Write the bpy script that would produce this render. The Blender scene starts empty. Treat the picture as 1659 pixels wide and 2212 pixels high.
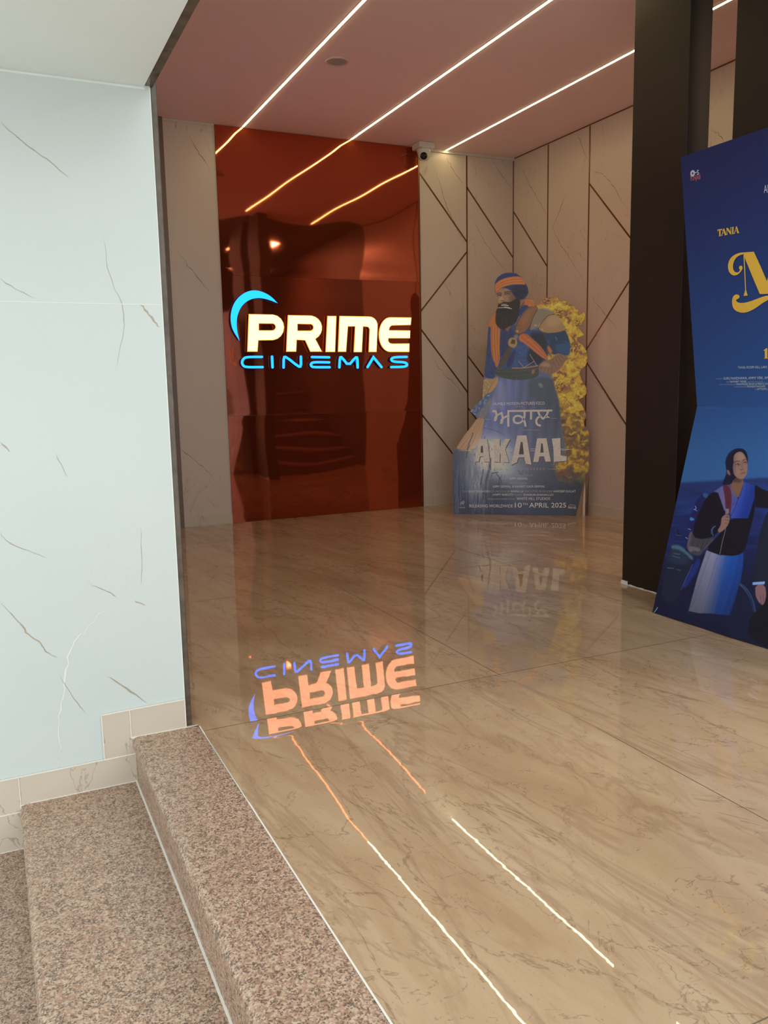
import bpy, bmesh, math, random
import numpy as np
from mathutils import Matrix, Vector

# ------------------------------------------------------------------ camera, world, exposure
W, H = 1659, 2212
FPX, YAW, PITCH, ROLL = 1810.571, 0.43697309, 0.14822441, -0.01972498
EYE = np.array([0.0, 0.0, 1.1])
sc = bpy.context.scene
C = sc.collection

def cam_axes():
    F = np.array([math.sin(YAW), math.cos(YAW), 0]); R = np.array([math.cos(YAW), -math.sin(YAW), 0]); U = np.array([0, 0, 1.0])
    F2 = F*math.cos(PITCH) - U*math.sin(PITCH); U2 = U*math.cos(PITCH) + F*math.sin(PITCH)
    R2 = R*math.cos(ROLL) + U2*math.sin(ROLL); U3 = U2*math.cos(ROLL) - R*math.sin(ROLL)
    return R2, U3, F2
CR, CU, CF = cam_axes()
cd = bpy.data.cameras.new('camera'); cam = bpy.data.objects.new('camera', cd); C.objects.link(cam)
cd.sensor_fit = 'VERTICAL'; cd.sensor_height = 36; cd.sensor_width = 27; cd.lens = FPX/H*36; cd.clip_start = 0.02
M = Matrix.Identity(4)
for i in range(3):
    M[i][0] = CR[i]; M[i][1] = CU[i]; M[i][2] = -CF[i]; M[i][3] = EYE[i]
cam.matrix_world = M
sc.camera = cam

world = bpy.data.worlds.new('overcast_sky'); sc.world = world; world.use_nodes = True
bg = world.node_tree.nodes['Background']
bg.inputs[0].default_value = (0.93, 0.97, 0.97, 1); bg.inputs[1].default_value = 1.9
sc.view_settings.view_transform = 'Standard'; sc.view_settings.look = 'None'
sc.view_settings.exposure = 0.0; sc.view_settings.gamma = 1; sc.view_settings.use_curve_mapping = False
sc.cycles.use_denoising = True
sc.cycles.max_bounces = 7; sc.cycles.diffuse_bounces = 4; sc.cycles.glossy_bounces = 5
sc.cycles.use_adaptive_sampling = True; sc.cycles.adaptive_threshold = 0.05
sc.cycles.sample_clamp_indirect = 6

# ------------------------------------------------------------------ helpers
rnd = random.Random(7)
NR = np.random.RandomState(11)

def ray(x, y):
    return CR*((x - W/2)/FPX) - CU*((y - H/2)/FPX) + CF
def on_z(x, y, z): d = ray(x, y); return EYE + (z - EYE[2])/d[2]*d
def on_y(x, y, Y): d = ray(x, y); return EYE + (Y - EYE[1])/d[1]*d
def on_x(x, y, X): d = ray(x, y); return EYE + (X - EYE[0])/d[0]*d

def srgb(*c):
    return tuple((v/255/12.92 if v/255 <= .04045 else ((v/255+.055)/1.055)**2.4) for v in c)

class Plane:
    """a flat face in the place: origin, axis u, axis v; px() gives the (u, v) a photo pixel looks at"""
    def __init__(s, o, u, v):
        s.o = np.array(o, float); s.u = np.array(u, float)/np.linalg.norm(u)
        v = np.array(v, float); v = v - (v@s.u)*s.u; s.v = v/np.linalg.norm(v); s.n = np.cross(s.u, s.v)
    def px(s, x, y):
        d = ray(x, y); t = ((s.o - EYE)@s.n)/(d@s.n); P = EYE + t*d - s.o
        return float(P@s.u), float(P@s.v)
    def pt(s, a, b, c=0.0): return s.o + a*s.u + b*s.v + c*s.n
    def matrix(s, a=0, b=0, c=0):
        m = Matrix.Identity(4); p = s.pt(a, b, c)
        for i in range(3): m[i][0] = s.u[i]; m[i][1] = s.v[i]; m[i][2] = s.n[i]; m[i][3] = p[i]
        return m

def mesh_obj(name, verts, faces, mats, parent=None, mi=None, smooth=False):
    me = bpy.data.meshes.new(name)
    me.from_pydata([tuple(map(float, v)) for v in verts], [], faces)
    if not isinstance(mats, (list, tuple)): mats = [mats]
    for m in mats: me.materials.append(m)
    if mi: me.polygons.foreach_set('material_index', mi)
    if smooth: me.polygons.foreach_set('use_smooth', [True]*len(me.polygons))
    me.update()
    o = bpy.data.objects.new(name, me); C.objects.link(o)
    if parent: o.parent = parent; o.matrix_parent_inverse = parent.matrix_world.inverted()
    return o

class MB:
    def __init__(s): s.v = []; s.f = []; s.m = []
    def quad(s, a, b, c, d, mi=0):
        n = len(s.v); s.v += [a, b, c, d]; s.f.append((n, n+1, n+2, n+3)); s.m.append(mi)
    def box(s, x0, y0, z0, x1, y1, z1, mi=0):
        n = len(s.v)
        s.v += [(x, y, z) for z in (z0, z1) for y in (y0, y1) for x in (x0, x1)]
        for f in ((0,2,3,1),(4,5,7,6),(0,1,5,4),(2,6,7,3),(0,4,6,2),(1,3,7,5)):
            s.f.append(tuple(n+i for i in f)); s.m.append(mi)
    def bar(s, pl, p, q, w, c0, c1, mi=0):
        """flat bar on plane pl from (u,v) p to q, width w, between offsets c0..c1"""
        p = np.array(p); q = np.array(q); d = (q-p)/np.linalg.norm(q-p); k = np.array([-d[1], d[0]])*w/2
        base = [p-k, q-k, q+k, p+k]; n = len(s.v)
        s.v += [tuple(pl.pt(b[0], b[1], c)) for c in (c0, c1) for b in base]
        for f in ((3,2,1,0),(4,5,6,7),(0,1,5,4),(1,2,6,5),(2,3,7,6),(3,0,4,7)):
            s.f.append(tuple(n+i for i in f)); s.m.append(mi)
    def lathe(s, prof, cx, cy, seg=32, mi=0):
        n = len(s.v)
        for r, z in prof:
            for k in range(seg):
                a = 2*math.pi*k/seg; s.v.append((cx+r*math.cos(a), cy+r*math.sin(a), z))
        for i in range(len(prof)-1):
            for k in range(seg):
                a = n+i*seg+k; b = n+i*seg+(k+1) % seg
                s.f.append((a, b, b+seg, a+seg)); s.m.append(mi)
    def ribbon(s, pl, pts, w, c, mi=0, jitter=0.0, taper=True):
        """thin wandering vein drawn on a plane through (u,v) points"""
        P = []; pts = smooth_line(pts, 1)
        for i in range(len(pts)-1):
            a = np.array(pts[i]); b = np.array(pts[i+1]); k = max(2, int(np.linalg.norm(b-a)/0.02))
            for j in range(k): P.append(a+(b-a)*j/k)
        P.append(np.array(pts[-1]))
        P = [p + NR.normal(0, jitter, 2) for p in P]; n = len(s.v); N = len(P)
        for i, p in enumerate(P):
            d = P[min(i+1, N-1)] - P[max(i-1, 0)]; d = d/(np.linalg.norm(d)+1e-9); k = np.array([-d[1], d[0]])
            ww = w*(0.45+0.75*rnd.random())*(min(1, 3*min(i+.3, N-1-i+.3)/N) if taper else 1)/2
            s.v += [tuple(pl.pt(*(p-k*ww), c)), tuple(pl.pt(*(p+k*ww), c))]
        for i in range(N-1): s.f.append((n+2*i, n+2*i+2, n+2*i+3, n+2*i+1)); s.m.append(mi)
    def build(s, name, mats, parent=None, smooth=False):
        return mesh_obj(name, s.v, s.f, mats, parent, s.m, smooth)

def tag(o, label=None, cat=None, group=None, kind=None):
    if label: o['label'] = label
    if cat: o['category'] = cat
    if group: o['group'] = group
    if kind: o['kind'] = kind
    return o
def empty(name, loc, label, cat, group=None):
    o = bpy.data.objects.new(name, None); C.objects.link(o); o.location = loc; o.empty_display_size = .1
    bpy.context.view_layer.update()
    return tag(o, label, cat, group)
def bevel(o, w, seg=3):
    b = o.modifiers.new('bevel', 'BEVEL'); b.width = w; b.segments = seg; b.limit_method = 'ANGLE'
    return o

def curve_mesh(name, loops, pl, depth, c0, mats, parent=None, edge=0.0, side_index=None, inset=0.0):
    """loops of (u,v); even-odd holes; extruded from offset c0 towards the viewer by depth"""
    cu = bpy.data.curves.new(name, 'CURVE'); cu.dimensions = '2D'; cu.fill_mode = 'BOTH'
    for L in loops:
        sp = cu.splines.new('POLY'); sp.points.add(len(L)-1); sp.use_cyclic_u = True
        for i, (a, b) in enumerate(L): sp.points[i].co = (a, b, 0, 1)
    cu.extrude = depth/2
    cu.bevel_depth = edge; cu.bevel_resolution = 1
    if edge or inset: cu.offset = -edge-inset
    t = bpy.data.objects.new('tmp', cu); C.objects.link(t)
    bpy.context.view_layer.update()
    me = bpy.data.meshes.new_from_object(t.evaluated_get(bpy.context.evaluated_depsgraph_get()))
    bpy.data.objects.remove(t); bpy.data.curves.remove(cu)
    return place_mesh(name, me, pl.matrix(0, 0, c0+depth/2), mats, parent, side_index)

def place_mesh(name, me, mat, mats, parent, side_index=None):
    me.name = name
    if side_index is not None:
        for p in me.polygons: p.material_index = 0 if p.normal.z > .9 else side_index
    else:
        for p in me.polygons: p.material_index = 0
    me.transform(mat)
    me.materials.clear()
    if not isinstance(mats, (list, tuple)): mats = [mats]
    for m in mats: me.materials.append(m)
    o = bpy.data.objects.new(name, me); C.objects.link(o)
    if parent: o.parent = parent; o.matrix_parent_inverse = parent.matrix_world.inverted()
    return o

def text_mesh(body, p, q, h, bold=0.0, space=1.0):
    """flat text mesh fitted between (u,v) p (baseline start) and q (baseline end) with cap height h"""
    cu = bpy.data.curves.new('t', 'FONT'); cu.body = body; cu.size = 1; cu.offset = bold; cu.space_character = space
    cu.resolution_u = 3
    t = bpy.data.objects.new('tmp', cu); C.objects.link(t); bpy.context.view_layer.update()
    me = bpy.data.meshes.new_from_object(t.evaluated_get(bpy.context.evaluated_depsgraph_get()))
    bpy.data.objects.remove(t); bpy.data.curves.remove(cu)
    n = len(me.vertices); co = np.empty(n*3); me.vertices.foreach_get('co', co); co = co.reshape(-1, 3)
    x0, x1 = co[:, 0].min(), co[:, 0].max(); y0, y1 = 0.0, co[:, 1].max()
    if min(co[:, 1]) < -.3: y0 = co[:, 1].min()
    p = np.array(p); q = np.array(q)
    d = q-p; a = (co[:, 0]-x0)/(x1-x0); b = (co[:, 1]-y0)/(y1-y0)*h
    out = np.stack([p[0]+a*d[0], p[1]+a*d[1]+b], 1)
    faces = [tuple(pp.vertices) for pp in me.polygons]
    bpy.data.meshes.remove(me)
    return out, faces

def text_part(name, items, pl, c, mat, parent):
    """items: (body, p, q, h, bold); all on plane pl at offset c, ONE mesh"""
    for body, p, q, h, bold in items:
        v, f = text_mesh(body, p, q, h, bold)
        mesh_obj(name, [tuple(pl.pt(a, b, c)) for a, b in v], f, mat, parent)

def stroke_loop(pts, w):
    """closed outline of a round-ended stroke"""
    P = [np.array(p, float) for p in pts]; L = []; Rr = []
    def nrm(a, b): d = (b-a)/np.linalg.norm(b-a); return np.array([-d[1], d[0]])
    for i, p in enumerate(P):
        if i == 0: k = nrm(P[0], P[1]); m = 1
        elif i == len(P)-1: k = nrm(P[-2], P[-1]); m = 1
        else:
            a = nrm(P[i-1], p); b = nrm(p, P[i+1]); k = a+b; k /= np.linalg.norm(k)+1e-9; m = min(1.8, 1/max(.3, k@a))
        L.append(p+k*w/2*m); Rr.append(p-k*w/2*m)
    def cap(c, a0):
        return [c + w/2*np.array([math.cos(a0-t), math.sin(a0-t)]) for t in (math.pi*j/6 for j in range(1, 6))]
    k1 = nrm(P[-2], P[-1]); k0 = nrm(P[0], P[1])
    return [tuple(x) for x in L + cap(P[-1], math.atan2(k1[1], k1[0])) + Rr[::-1] + cap(P[0], math.atan2(-k0[1], -k0[0]))]

def smooth_loop(pts, it=2):
    P = [np.array(p, float) for p in pts]
    for _ in range(it):
        Q = []
        for i in range(len(P)):
            a = P[i]; b = P[(i+1) % len(P)]; Q += [a*.75+b*.25, a*.25+b*.75]
        P = Q
    return P
def smooth_line(pts, it=2):
    P = [np.array(p, float) for p in pts]
    for _ in range(it):
        Q = [P[0]]
        for i in range(len(P)-1): Q += [P[i]*.75+P[i+1]*.25, P[i]*.25+P[i+1]*.75]
        P = Q + [P[-1]]
    return P

# ------------------------------------------------------------------ materials
def nt(name):
    m = bpy.data.materials.new(name); m.use_nodes = True; t = m.node_tree
    return m, t, t.nodes['Principled BSDF']
def node(t, typ, **kw):
    n = t.nodes.new(typ)
    for k, v in kw.items():
        if k.startswith('in_'): n.inputs[int(k[3:]) if k[3:].isdigit() else k[3:]].default_value = v
        else: setattr(n, k, v)
    return n
def mathn(t, op, a, b=None):
    n = node(t, 'ShaderNodeMath', operation=op)
    for i, v in enumerate((a, b)):
        if v is None: continue
        if isinstance(v, (int, float)): n.inputs[i].default_value = v
        else: t.links.new(v, n.inputs[i])
    return n.outputs[0]
def mixc(t, fac, a, b, blend='MIX'):
    n = node(t, 'ShaderNodeMix', data_type='RGBA', blend_type=blend)
    for i, v in ((0, fac), (6, a), (7, b)):
        if isinstance(v, (int, float)): n.inputs[i].default_value = v
        elif isinstance(v, tuple): n.inputs[i].default_value = v if len(v) == 4 else (*v, 1)
        else: t.links.new(v, n.inputs[i])
    return n.outputs[2]
def ramp(t, fac, stops):
    n = node(t, 'ShaderNodeValToRGB'); e = n.color_ramp.elements
    e[0].position = stops[0][0]; e[1].position = stops[-1][0]
    for p, c in stops[1:-1]: e.new(p)
    for i, (p, c) in enumerate(stops): e[i].position = p; e[i].color = (*c, 1) if len(c) == 3 else c
    t.links.new(fac, n.inputs[0]); return n.outputs[0]
def coords(t, scale=(1, 1, 1), rot=(0, 0, 0)):
    tc = node(t, 'ShaderNodeTexCoord'); mp = node(t, 'ShaderNodeMapping')
    mp.inputs['Scale'].default_value = scale; mp.inputs['Rotation'].default_value = rot
    t.links.new(tc.outputs['Object'], mp.inputs[0]); return mp.outputs[0]
def noise(t, vec, scale, detail=4, rough=.5, dist=0.0):
    n = node(t, 'ShaderNodeTexNoise'); n.inputs['Scale'].default_value = scale; n.inputs['Detail'].default_value = detail
    n.inputs['Roughness'].default_value = rough; n.inputs['Distortion'].default_value = dist
    t.links.new(vec, n.inputs['Vector']); return n.outputs['Fac']
def bumpn(t, b, h, strength=.1, dist=.01):
    n = node(t, 'ShaderNodeBump'); n.inputs['Strength'].default_value = strength; n.inputs['Distance'].default_value = dist
    t.links.new(h, n.inputs['Height']); t.links.new(n.outputs[0], b.inputs['Normal'])
def crack(t, vec, scale, width, dist=1.2, detail=5):
    """0..1 mask of thin lines where a noise crosses its middle value"""
    f = noise(t, vec, scale, detail, .55, dist)
    a = mathn(t, 'ABSOLUTE', mathn(t, 'SUBTRACT', f, .5))
    n = node(t, 'ShaderNodeMapRange'); n.inputs[1].default_value = 0; n.inputs[2].default_value = width
    n.inputs[3].default_value = 1; n.inputs[4].default_value = 0
    t.links.new(a, n.inputs[0]); return n.outputs[0]
def simple(name, col, rough=.5, metal=0.0, var=.06, scale=30, bump=0.0, spec=.5):
    m, t, b = nt(name); v = coords(t); f = noise(t, v, scale, 4)
    t.links.new(mixc(t, f, tuple(c*(1-var) for c in col), tuple(min(1, c*(1+var)) for c in col)), b.inputs['Base Color'])
    b.inputs['Roughness'].default_value = rough; b.inputs['Metallic'].default_value = metal
    b.inputs['Specular IOR Level'].default_value = spec
    if bump: bumpn(t, b, f, bump, .002)
    return m
def emis(name, col, strength):
    m = bpy.data.materials.new(name); m.use_nodes = True; t = m.node_tree
    t.nodes.remove(t.nodes['Principled BSDF']); e = node(t, 'ShaderNodeEmission')
    e.inputs[0].default_value = (*col, 1); e.inputs[1].default_value = strength
    t.links.new(e.outputs[0], t.nodes['Material Output'].inputs[0]); return m

def marble_tile(name, base, dark, vein, rough, vein_scale=1.1, vein_w=.004, vein_amt=.6, rot=(0, 0.7, 0)):
    m, t, b = nt(name); v = coords(t, (1, 1, 1), rot); vs = coords(t, (2.2, 2.2, .8), rot)
    cloud = noise(t, v, 2.2, 6, .6, .4); fine = noise(t, v, 60, 3, .6)
    c = mixc(t, cloud, base, dark)
    c = mixc(t, mathn(t, 'MULTIPLY', fine, .12), c, dark)
    mask = mathn(t, 'GREATER_THAN', noise(t, v, 1.3, 2), .5)
    cr = mathn(t, 'MULTIPLY', crack(t, vs, vein_scale, vein_w), mathn(t, 'MULTIPLY', mask, vein_amt))
    c = mixc(t, cr, c, vein)
    t.links.new(c, b.inputs['Base Color']); b.inputs['Roughness'].default_value = rough
    return m

m_white_tile = marble_tile('pale_marble_cladding', (.62, .69, .68), (.575, .65, .645), (.50, .46, .38), .22, 1.2, .003, .08)
m_wall_tile = marble_tile('greige_marble_cladding', (.67, .575, .51), (.60, .51, .45), (.20, .15, .11), .33, 1.4, .0035, .5)
m_vein_light = simple('fine_vein', srgb(172, 160, 140), .3)
m_vein_pale = simple('pale_vein', srgb(226, 232, 227), .3)
m_vein_dark = simple('brown_vein', (.14, .10, .07), .35)
m_skirt = marble_tile('cream_marble_skirting', (.64, .585, .49), (.54, .48, .39), (.30, .24, .17), .25, 2.0, .006, .7)
m_grout = simple('white_grout', (.78, .76, .70), .8)
m_floorgrout = simple('brown_grout', (.16, .12, .08), .7)
m_soffit = simple('white_soffit_paint', (.84, .89, .88), .8, var=.02, scale=8)
m_ceiling = simple('rose_white_ceiling_paint', (.92, .70, .70), .75, var=.03, scale=6)
m_cornice = simple('white_cornice_paint', (.62, .58, .52), .6)
m_darkceil = simple('dark_brown_ceiling_board', (.035, .018, .012), .5)
m_pillar = simple('dark_brown_laminate', (.013, .0072, .005), .5, var=.25, scale=14)
m_bronze = simple('bronze_inlay', (.20, .105, .06), .3, .8)
m_jamb = simple('dark_marble_edge', (.10, .075, .055), .25, var=.8, scale=22)
m_ground = simple('pale_concrete', (.80, .80, .74), .9, scale=5)
m_plastic = simple('white_plastic', (.62, .60, .57), .35, var=.02)
m_black = simple('black_gloss', (.008, .007, .007), .12)
m_cardboard = simple('brown_cardboard', (.36, .24, .16), .8)
m_tube = simple('pale_paper_tube', (.66, .55, .47), .6)
m_edge_maroon = simple('maroon_board_edge', (.12, .035, .025), .5)
m_steel = simple('brushed_steel', (.6, .5, .42), .25, 1.0)
m_inner_step = simple('dark_polished_stair', (.10, .055, .04), .25)

def turned(t, deg, scale):
    """coordinates turned by deg, then stretched"""
    a = coords(t, (1, 1, 1), (0, 0, math.radians(deg))); mp = node(t, 'ShaderNodeMapping'); mp.inputs['Scale'].default_value = scale
    t.links.new(a, mp.inputs[0]); return mp.outputs[0]
def make_floor_mat():
    m, t, b = nt('polished_beige_marble')
    v = coords(t)
    st = turned(t, -9, (3.4, .75, 1)); st2 = turned(t, -22, (2.2, .7, 1)); st3 = turned(t, 4, (4.5, .9, 1))
    a = noise(t, st, 1.3, 9, .62, .7); bb = noise(t, st2, 2.6, 9, .7, 1.3)
    col = ramp(t, a, [(.28, (.40, .265, .155)), (.44, (.50, .355, .215)), (.56, (.565, .425, .27)), (.74, (.64, .51, .345))])
    col = mixc(t, mathn(t, 'MULTIPLY', bb, .5), col, (.43, .285, .165))
    blot = noise(t, v, 1.1, 5, .6, .8)
    col = mixc(t, mathn(t, 'MULTIPLY', mathn(t, 'GREATER_THAN', blot, .56), .10), col, (.40, .24, .15))
    v1 = crack(t, st, .9, .020, 1.1, 8); v2 = crack(t, st2, 1.7, .008, 1.8, 9); v3 = crack(t, v, 4, .005, 1.0, 8); v4 = crack(t, st3, 1.3, .030, .8, 10)
    k = mathn(t, 'GREATER_THAN', noise(t, v, 1.7, 3), .50); k2 = mathn(t, 'GREATER_THAN', noise(t, v, 26, 4, .6), .50)
    col = mixc(t, mathn(t, 'MULTIPLY', v4, .22), col, (.30, .175, .10))
    col = mixc(t, mathn(t, 'MULTIPLY', v1, .40), col, (.27, .165, .10))
    col = mixc(t, mathn(t, 'MULTIPLY', mathn(t, 'MULTIPLY', v2, k), .55), col, (.15, .09, .055))
    col = mixc(t, mathn(t, 'MULTIPLY', mathn(t, 'MULTIPLY', v3, k2), .55), col, (.16, .10, .06))
    for rot, sc_, lo, amt in ((-9, (2.4, .9, 1), .655, .6), (20, (3.5, .8, 1), .69, .6)):
        sp = noise(t, turned(t, rot, sc_), 58, 4, .68)
        spm = node(t, 'ShaderNodeMapRange'); spm.inputs[1].default_value = lo; spm.inputs[2].default_value = lo+.04
        t.links.new(sp, spm.inputs[0])
        col = mixc(t, mathn(t, 'MULTIPLY', spm.outputs[0], amt), col, (.11, .065, .04))
    gr = noise(t, v, 160, 3, .6); col = mixc(t, mathn(t, 'MULTIPLY', gr, .16), col, (.30, .20, .13))
    t.links.new(col, b.inputs['Base Color'])
    b.inputs['Roughness'].default_value = .014; b.inputs['IOR'].default_value = 1.6
    bumpn(t, b, noise(t, v, 9, 3, .6), .22, .0003)
    return m
m_floor = make_floor_mat()

def make_granite(name):
    m, t, b = nt(name); v = coords(t, (1, 1, 1))
    vo = node(t, 'ShaderNodeTexVoronoi'); vo.inputs['Scale'].default_value = 210; t.links.new(v, vo.inputs['Vector'])
    sep = node(t, 'ShaderNodeSeparateColor'); t.links.new(vo.outputs['Color'], sep.inputs[0])
    col = ramp(t, sep.outputs[0], [(0, (.26, .16, .11)), (.3, (.39, .25, .175)), (.55, (.47, .33, .235)), (.78, (.55, .43, .31)), (1, (.62, .52, .39))])
    big = noise(t, v, 7, 4, .6)
    col = mixc(t, mathn(t, 'MULTIPLY', big, .45), col, (.36, .20, .14))
    cl = noise(t, v, 48, 4, .6); vo2 = node(t, 'ShaderNodeTexVoronoi'); vo2.inputs['Scale'].default_value = 300; t.links.new(v, vo2.inputs['Vector'])
    s2 = node(t, 'ShaderNodeSeparateColor'); t.links.new(vo2.outputs['Color'], s2.inputs[0])
    dk = mathn(t, 'GREATER_THAN', mathn(t, 'ADD', mathn(t, 'MULTIPLY', cl, .9), mathn(t, 'MULTIPLY', s2.outputs[1], .45)), .80)
    col = mixc(t, mathn(t, 'MULTIPLY', dk, .7), col, (.045, .04, .035))
    t.links.new(col, b.inputs['Base Color']); b.inputs['Roughness'].default_value = .38
    return m
m_granite = make_granite('pink_granite')

def make_mirror():
    m, t, b = nt('orange_mirror_acrylic'); v = coords(t)
    f = noise(t, v, 1.2, 3)
    t.links.new(mixc(t, f, (.58, .15, .085), (.52, .13, .07)), b.inputs['Base Color'])
    b.inputs['Metallic'].default_value = 1; b.inputs['Roughness'].default_value = .035
    d = node(t, 'ShaderNodeBsdfDiffuse'); d.inputs[0].default_value = (.30, .055, .02, 1)
    mx = node(t, 'ShaderNodeMixShader'); mx.inputs[0].default_value = .22
    t.links.new(b.outputs[0], mx.inputs[1]); t.links.new(d.outputs[0], mx.inputs[2])
    t.links.new(mx.outputs[0], t.nodes['Material Output'].inputs[0])
    return m
m_mirror = make_mirror()

def print_mat(name, rough=.4, grain=.06):
    m, t, b = nt(name); at = node(t, 'ShaderNodeAttribute', attribute_name='ink')
    f = noise(t, coords(t), 420, 2)
    c = mixc(t, mathn(t, 'MULTIPLY', f, grain*2), at.outputs[0], (.02, .02, .02))
    t.links.new(c, b.inputs['Base Color']); b.inputs['Roughness'].default_value = rough
    return m

# ------------------------------------------------------------------ the room
XO, YW, YB, XR, CZ, SZ = 0.553, 2.68, 6.80, 4.56, 3.15, 1.994
TX, TY = [XO, 1.695, 2.83, 3.96, 4.60], [-3.0, -.79, .914, 2.615, 4.32, 6.03, 6.80]
back = Plane((0, YB, 0), (1, 0, 0), (0, 0, 1))       # normal -Y: faces the camera
white = Plane((0, YW, 0), (1, 0, 0), (0, 0, 1))
right = Plane((XR, 0, 0), (0, -1, 0), (0, 0, 1))     # normal -X
floor_pl = Plane((0, 0, 0), (1, 0, 0), (0, 1, 0))

def build_floor():
    V = []; F = []; mi = []
    def zz(x, y):
        z = 0.0
        if TX[0] < x < TX[1] and 1.9 < y < 2.615: z += .028*(2.614-y) if y > 2.46 else .028*.154*max(0, 1-((2.46-y)/.56))**1.5
        return z
    for i in range(len(TX)-1):
        for j in range(len(TY)-1):
            x0, x1, y0, y1 = TX[i], TX[i+1], TY[j], TY[j+1]
            xs = np.linspace(x0, x1, 9); ys = np.linspace(y0, y1, int((y1-y0)/.03)+2)
            n = len(V)
            for y in ys:
                for x in xs: V.append((x, y, zz(min(max(x, x0+1e-4), x1-1e-4), y-1e-4) if y > y0+1e-6 else 0))
            for b in range(len(ys)-1):
                for a in range(8):
                    k = n+b*9+a; F.append((k, k+1, k+10, k+9)); mi.append(0)
    for x in TX[1:4]:
        n = len(V); V += [(x-.0012, TY[0], .0006), (x+.0012, TY[0], .0006), (x+.0012, TY[-1], .0006), (x-.0012, TY[-1], .0006)]; F.append((n, n+1, n+2, n+3)); mi.append(1)
    for y in TY[1:-1]:
        n = len(V); V += [(TX[0], y-.0012, .0006), (TX[-1], y-.0012, .0006), (TX[-1], y+.0012, .0006), (TX[0], y+.0012, .0006)]; F.append((n, n+1, n+2, n+3)); mi.append(1)
    n = len(V); V += [(XO-.003, -3, .0008), (XO+.0015, -3, .0008), (XO+.0015, YW-.02, .0008), (XO-.003, YW-.02, .0008)]; F.append((n, n+1, n+2, n+3)); mi.append(2)
    # slab under the tiles, and the floor that runs on behind the porch wall
    m = MB(); m.box(XO+.002, -3, -.35, 4.9, 6.95, -.03)
    n = len(V); V += m.v; F += [tuple(n+i for i in f) for f in m.f]; mi += [1]*len(m.f)
    n = len(V); V += [(.30, 2.72, 0), (XO, 2.66, 0), (XO, 6.8, 0), (.30, 6.8, 0)]; F.append((n, n+1, n+2, n+3)); mi.append(0)
    o = mesh_obj('floor', V, F, [m_floor, m_floorgrout, m_grout], None, mi, True)
    tag(o, 'polished beige marble floor with long joints', 'floor', kind='structure')
build_floor()

def wall(name, boxes, mats, label):
    m = MB()
    for b in boxes: m.box(*b)
    return m, lambda: tag(m.build(name, mats), label, 'wall', kind='structure')

# back wall with its fine veins
m, fin = wall('wall_back', [(.2, YB, -.02, 4.75, YB+.15, CZ+.1)], [m_wall_tile, m_vein_dark], 'greige marble clad back wall')
def pxl(pl, pts): return [pl.px(x, y) for x, y in pts]
for pts in ([(928, 345), (945, 380), (962, 440), (985, 490), (1004, 530)], [(962, 335), (980, 370), (1002, 400)],
            [(1060, 345), (1085, 380), (1107, 410)], [(1015, 460), (1040, 510), (1070, 560), (1100, 590)],
            [(931, 760), (950, 800), (985, 830), (1004, 860)], [(945, 600), (965, 620), (980, 650)],
            [(370, 950), (400, 980), (430, 1000), (470, 1040)], [(380, 540), (420, 590), (460, 640)], [(405, 290), (430, 330), (455, 370)]):
    m.ribbon(back, pxl(back, pts), .004, .0008, 1, .004)
fin()
m, fin = wall('wall_right', [(XR, 3.3, -.02, XR+.15, 6.95, CZ+.1)], [m_wall_tile, m_vein_dark], 'greige marble clad right wall with bronze inlays')
for pts in ([(1120, 350), (1150, 410), (1175, 450), (1180, 480)], [(1245, 280), (1262, 330), (1273, 350)], [(1275, 370), (1300, 372), (1325, 400), (1340, 430), (1358, 455)],
            [(1190, 500), (1215, 440), (1222, 420)], [(1185, 470), (1205, 520), (1245, 580), (1268, 615)], [(1275, 640), (1300, 670), (1340, 720)],
            [(1275, 820), (1295, 830), (1320, 870), (1350, 920)], [(1538, 282), (1555, 290), (1565, 305)]):
    m.ribbon(right, pxl(right, pts), .004, .0008, 1, .004)
fin()
m, fin_ = wall('wall_right', [(XR, -1.6, -.02, XR+.15, 3.3, CZ+.1)], [simple('dark_wall_panel', (.10, .06, .05), .5)], 'dark panelled wall beside the inner stairs'); fin_()
# left part behind the porch wall, and the wall at the near end of the lobby
m, fin = wall('wall_left', [(.2, 2.72, -.02, .30, YB, CZ+.1)], [m_wall_tile], 'lobby side of left wall'); fin()
m, fin = wall('wall_near', [(3.05, -1.65, -.35, 4.75, -1.5, CZ+.1), (3.0, -1.65, -.35, 3.06, 1.2, CZ+.1)], [m_darkceil], 'dark wall behind the inner stairs'); fin()

# porch wall: pale marble, its veins and the joint
m = MB(); m.box(-3.5, YW, -.75, .513, YW+.04, CZ+.1)
for pts, w in (([(0, 1303), (20, 1320), (45, 1348), (60, 1372), (88, 1390), (100, 1410), (125, 1420)], .0045), ([(0, 262), (40, 300), (70, 322), (110, 350), (150, 385)], .004),
            ([(300, 655), (315, 668), (330, 690), (345, 708)], .006), ([(225, 515), (232, 580), (245, 620), (262, 650), (270, 690), (262, 740), (250, 800)], .002),
            ([(232, 1460), (270, 1485), (318, 1518)], .005), ([(0, 1150), (15, 1172), (60, 1190), (100, 1205)], .0025), ([(195, 1262), (240, 1280), (250, 1290)], .003),
            ([(290, 1298), (315, 1308)], .004), ([(0, 955), (22, 977)], .004), ([(0, 602), (30, 622), (75, 645)], .0025), ([(303, 1140), (307, 1200), (304, 1265)], .0015),
            ([(120, 980), (135, 1010), (145, 1030)], .002), ([(130, 1460), (160, 1510), (185, 1540)], .002)):
    m.ribbon(white, pxl(white, pts), w, .0006, 1, .0012)
for pts, w in (([(125, 1680), (128, 1560), (140, 1450), (165, 1380), (200, 1340), (255, 1300)], .005),):
    m.ribbon(white, pxl(white, pts), w, .0006, 2, .004)
m.bar(white, (-3.5, 1.362), (.513, 1.362), .0022, 0, .0007, 2)
m.bar(white, (-3.5, 1.986), (.50, 1.986), .006, 0, .0012, 2)
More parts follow.
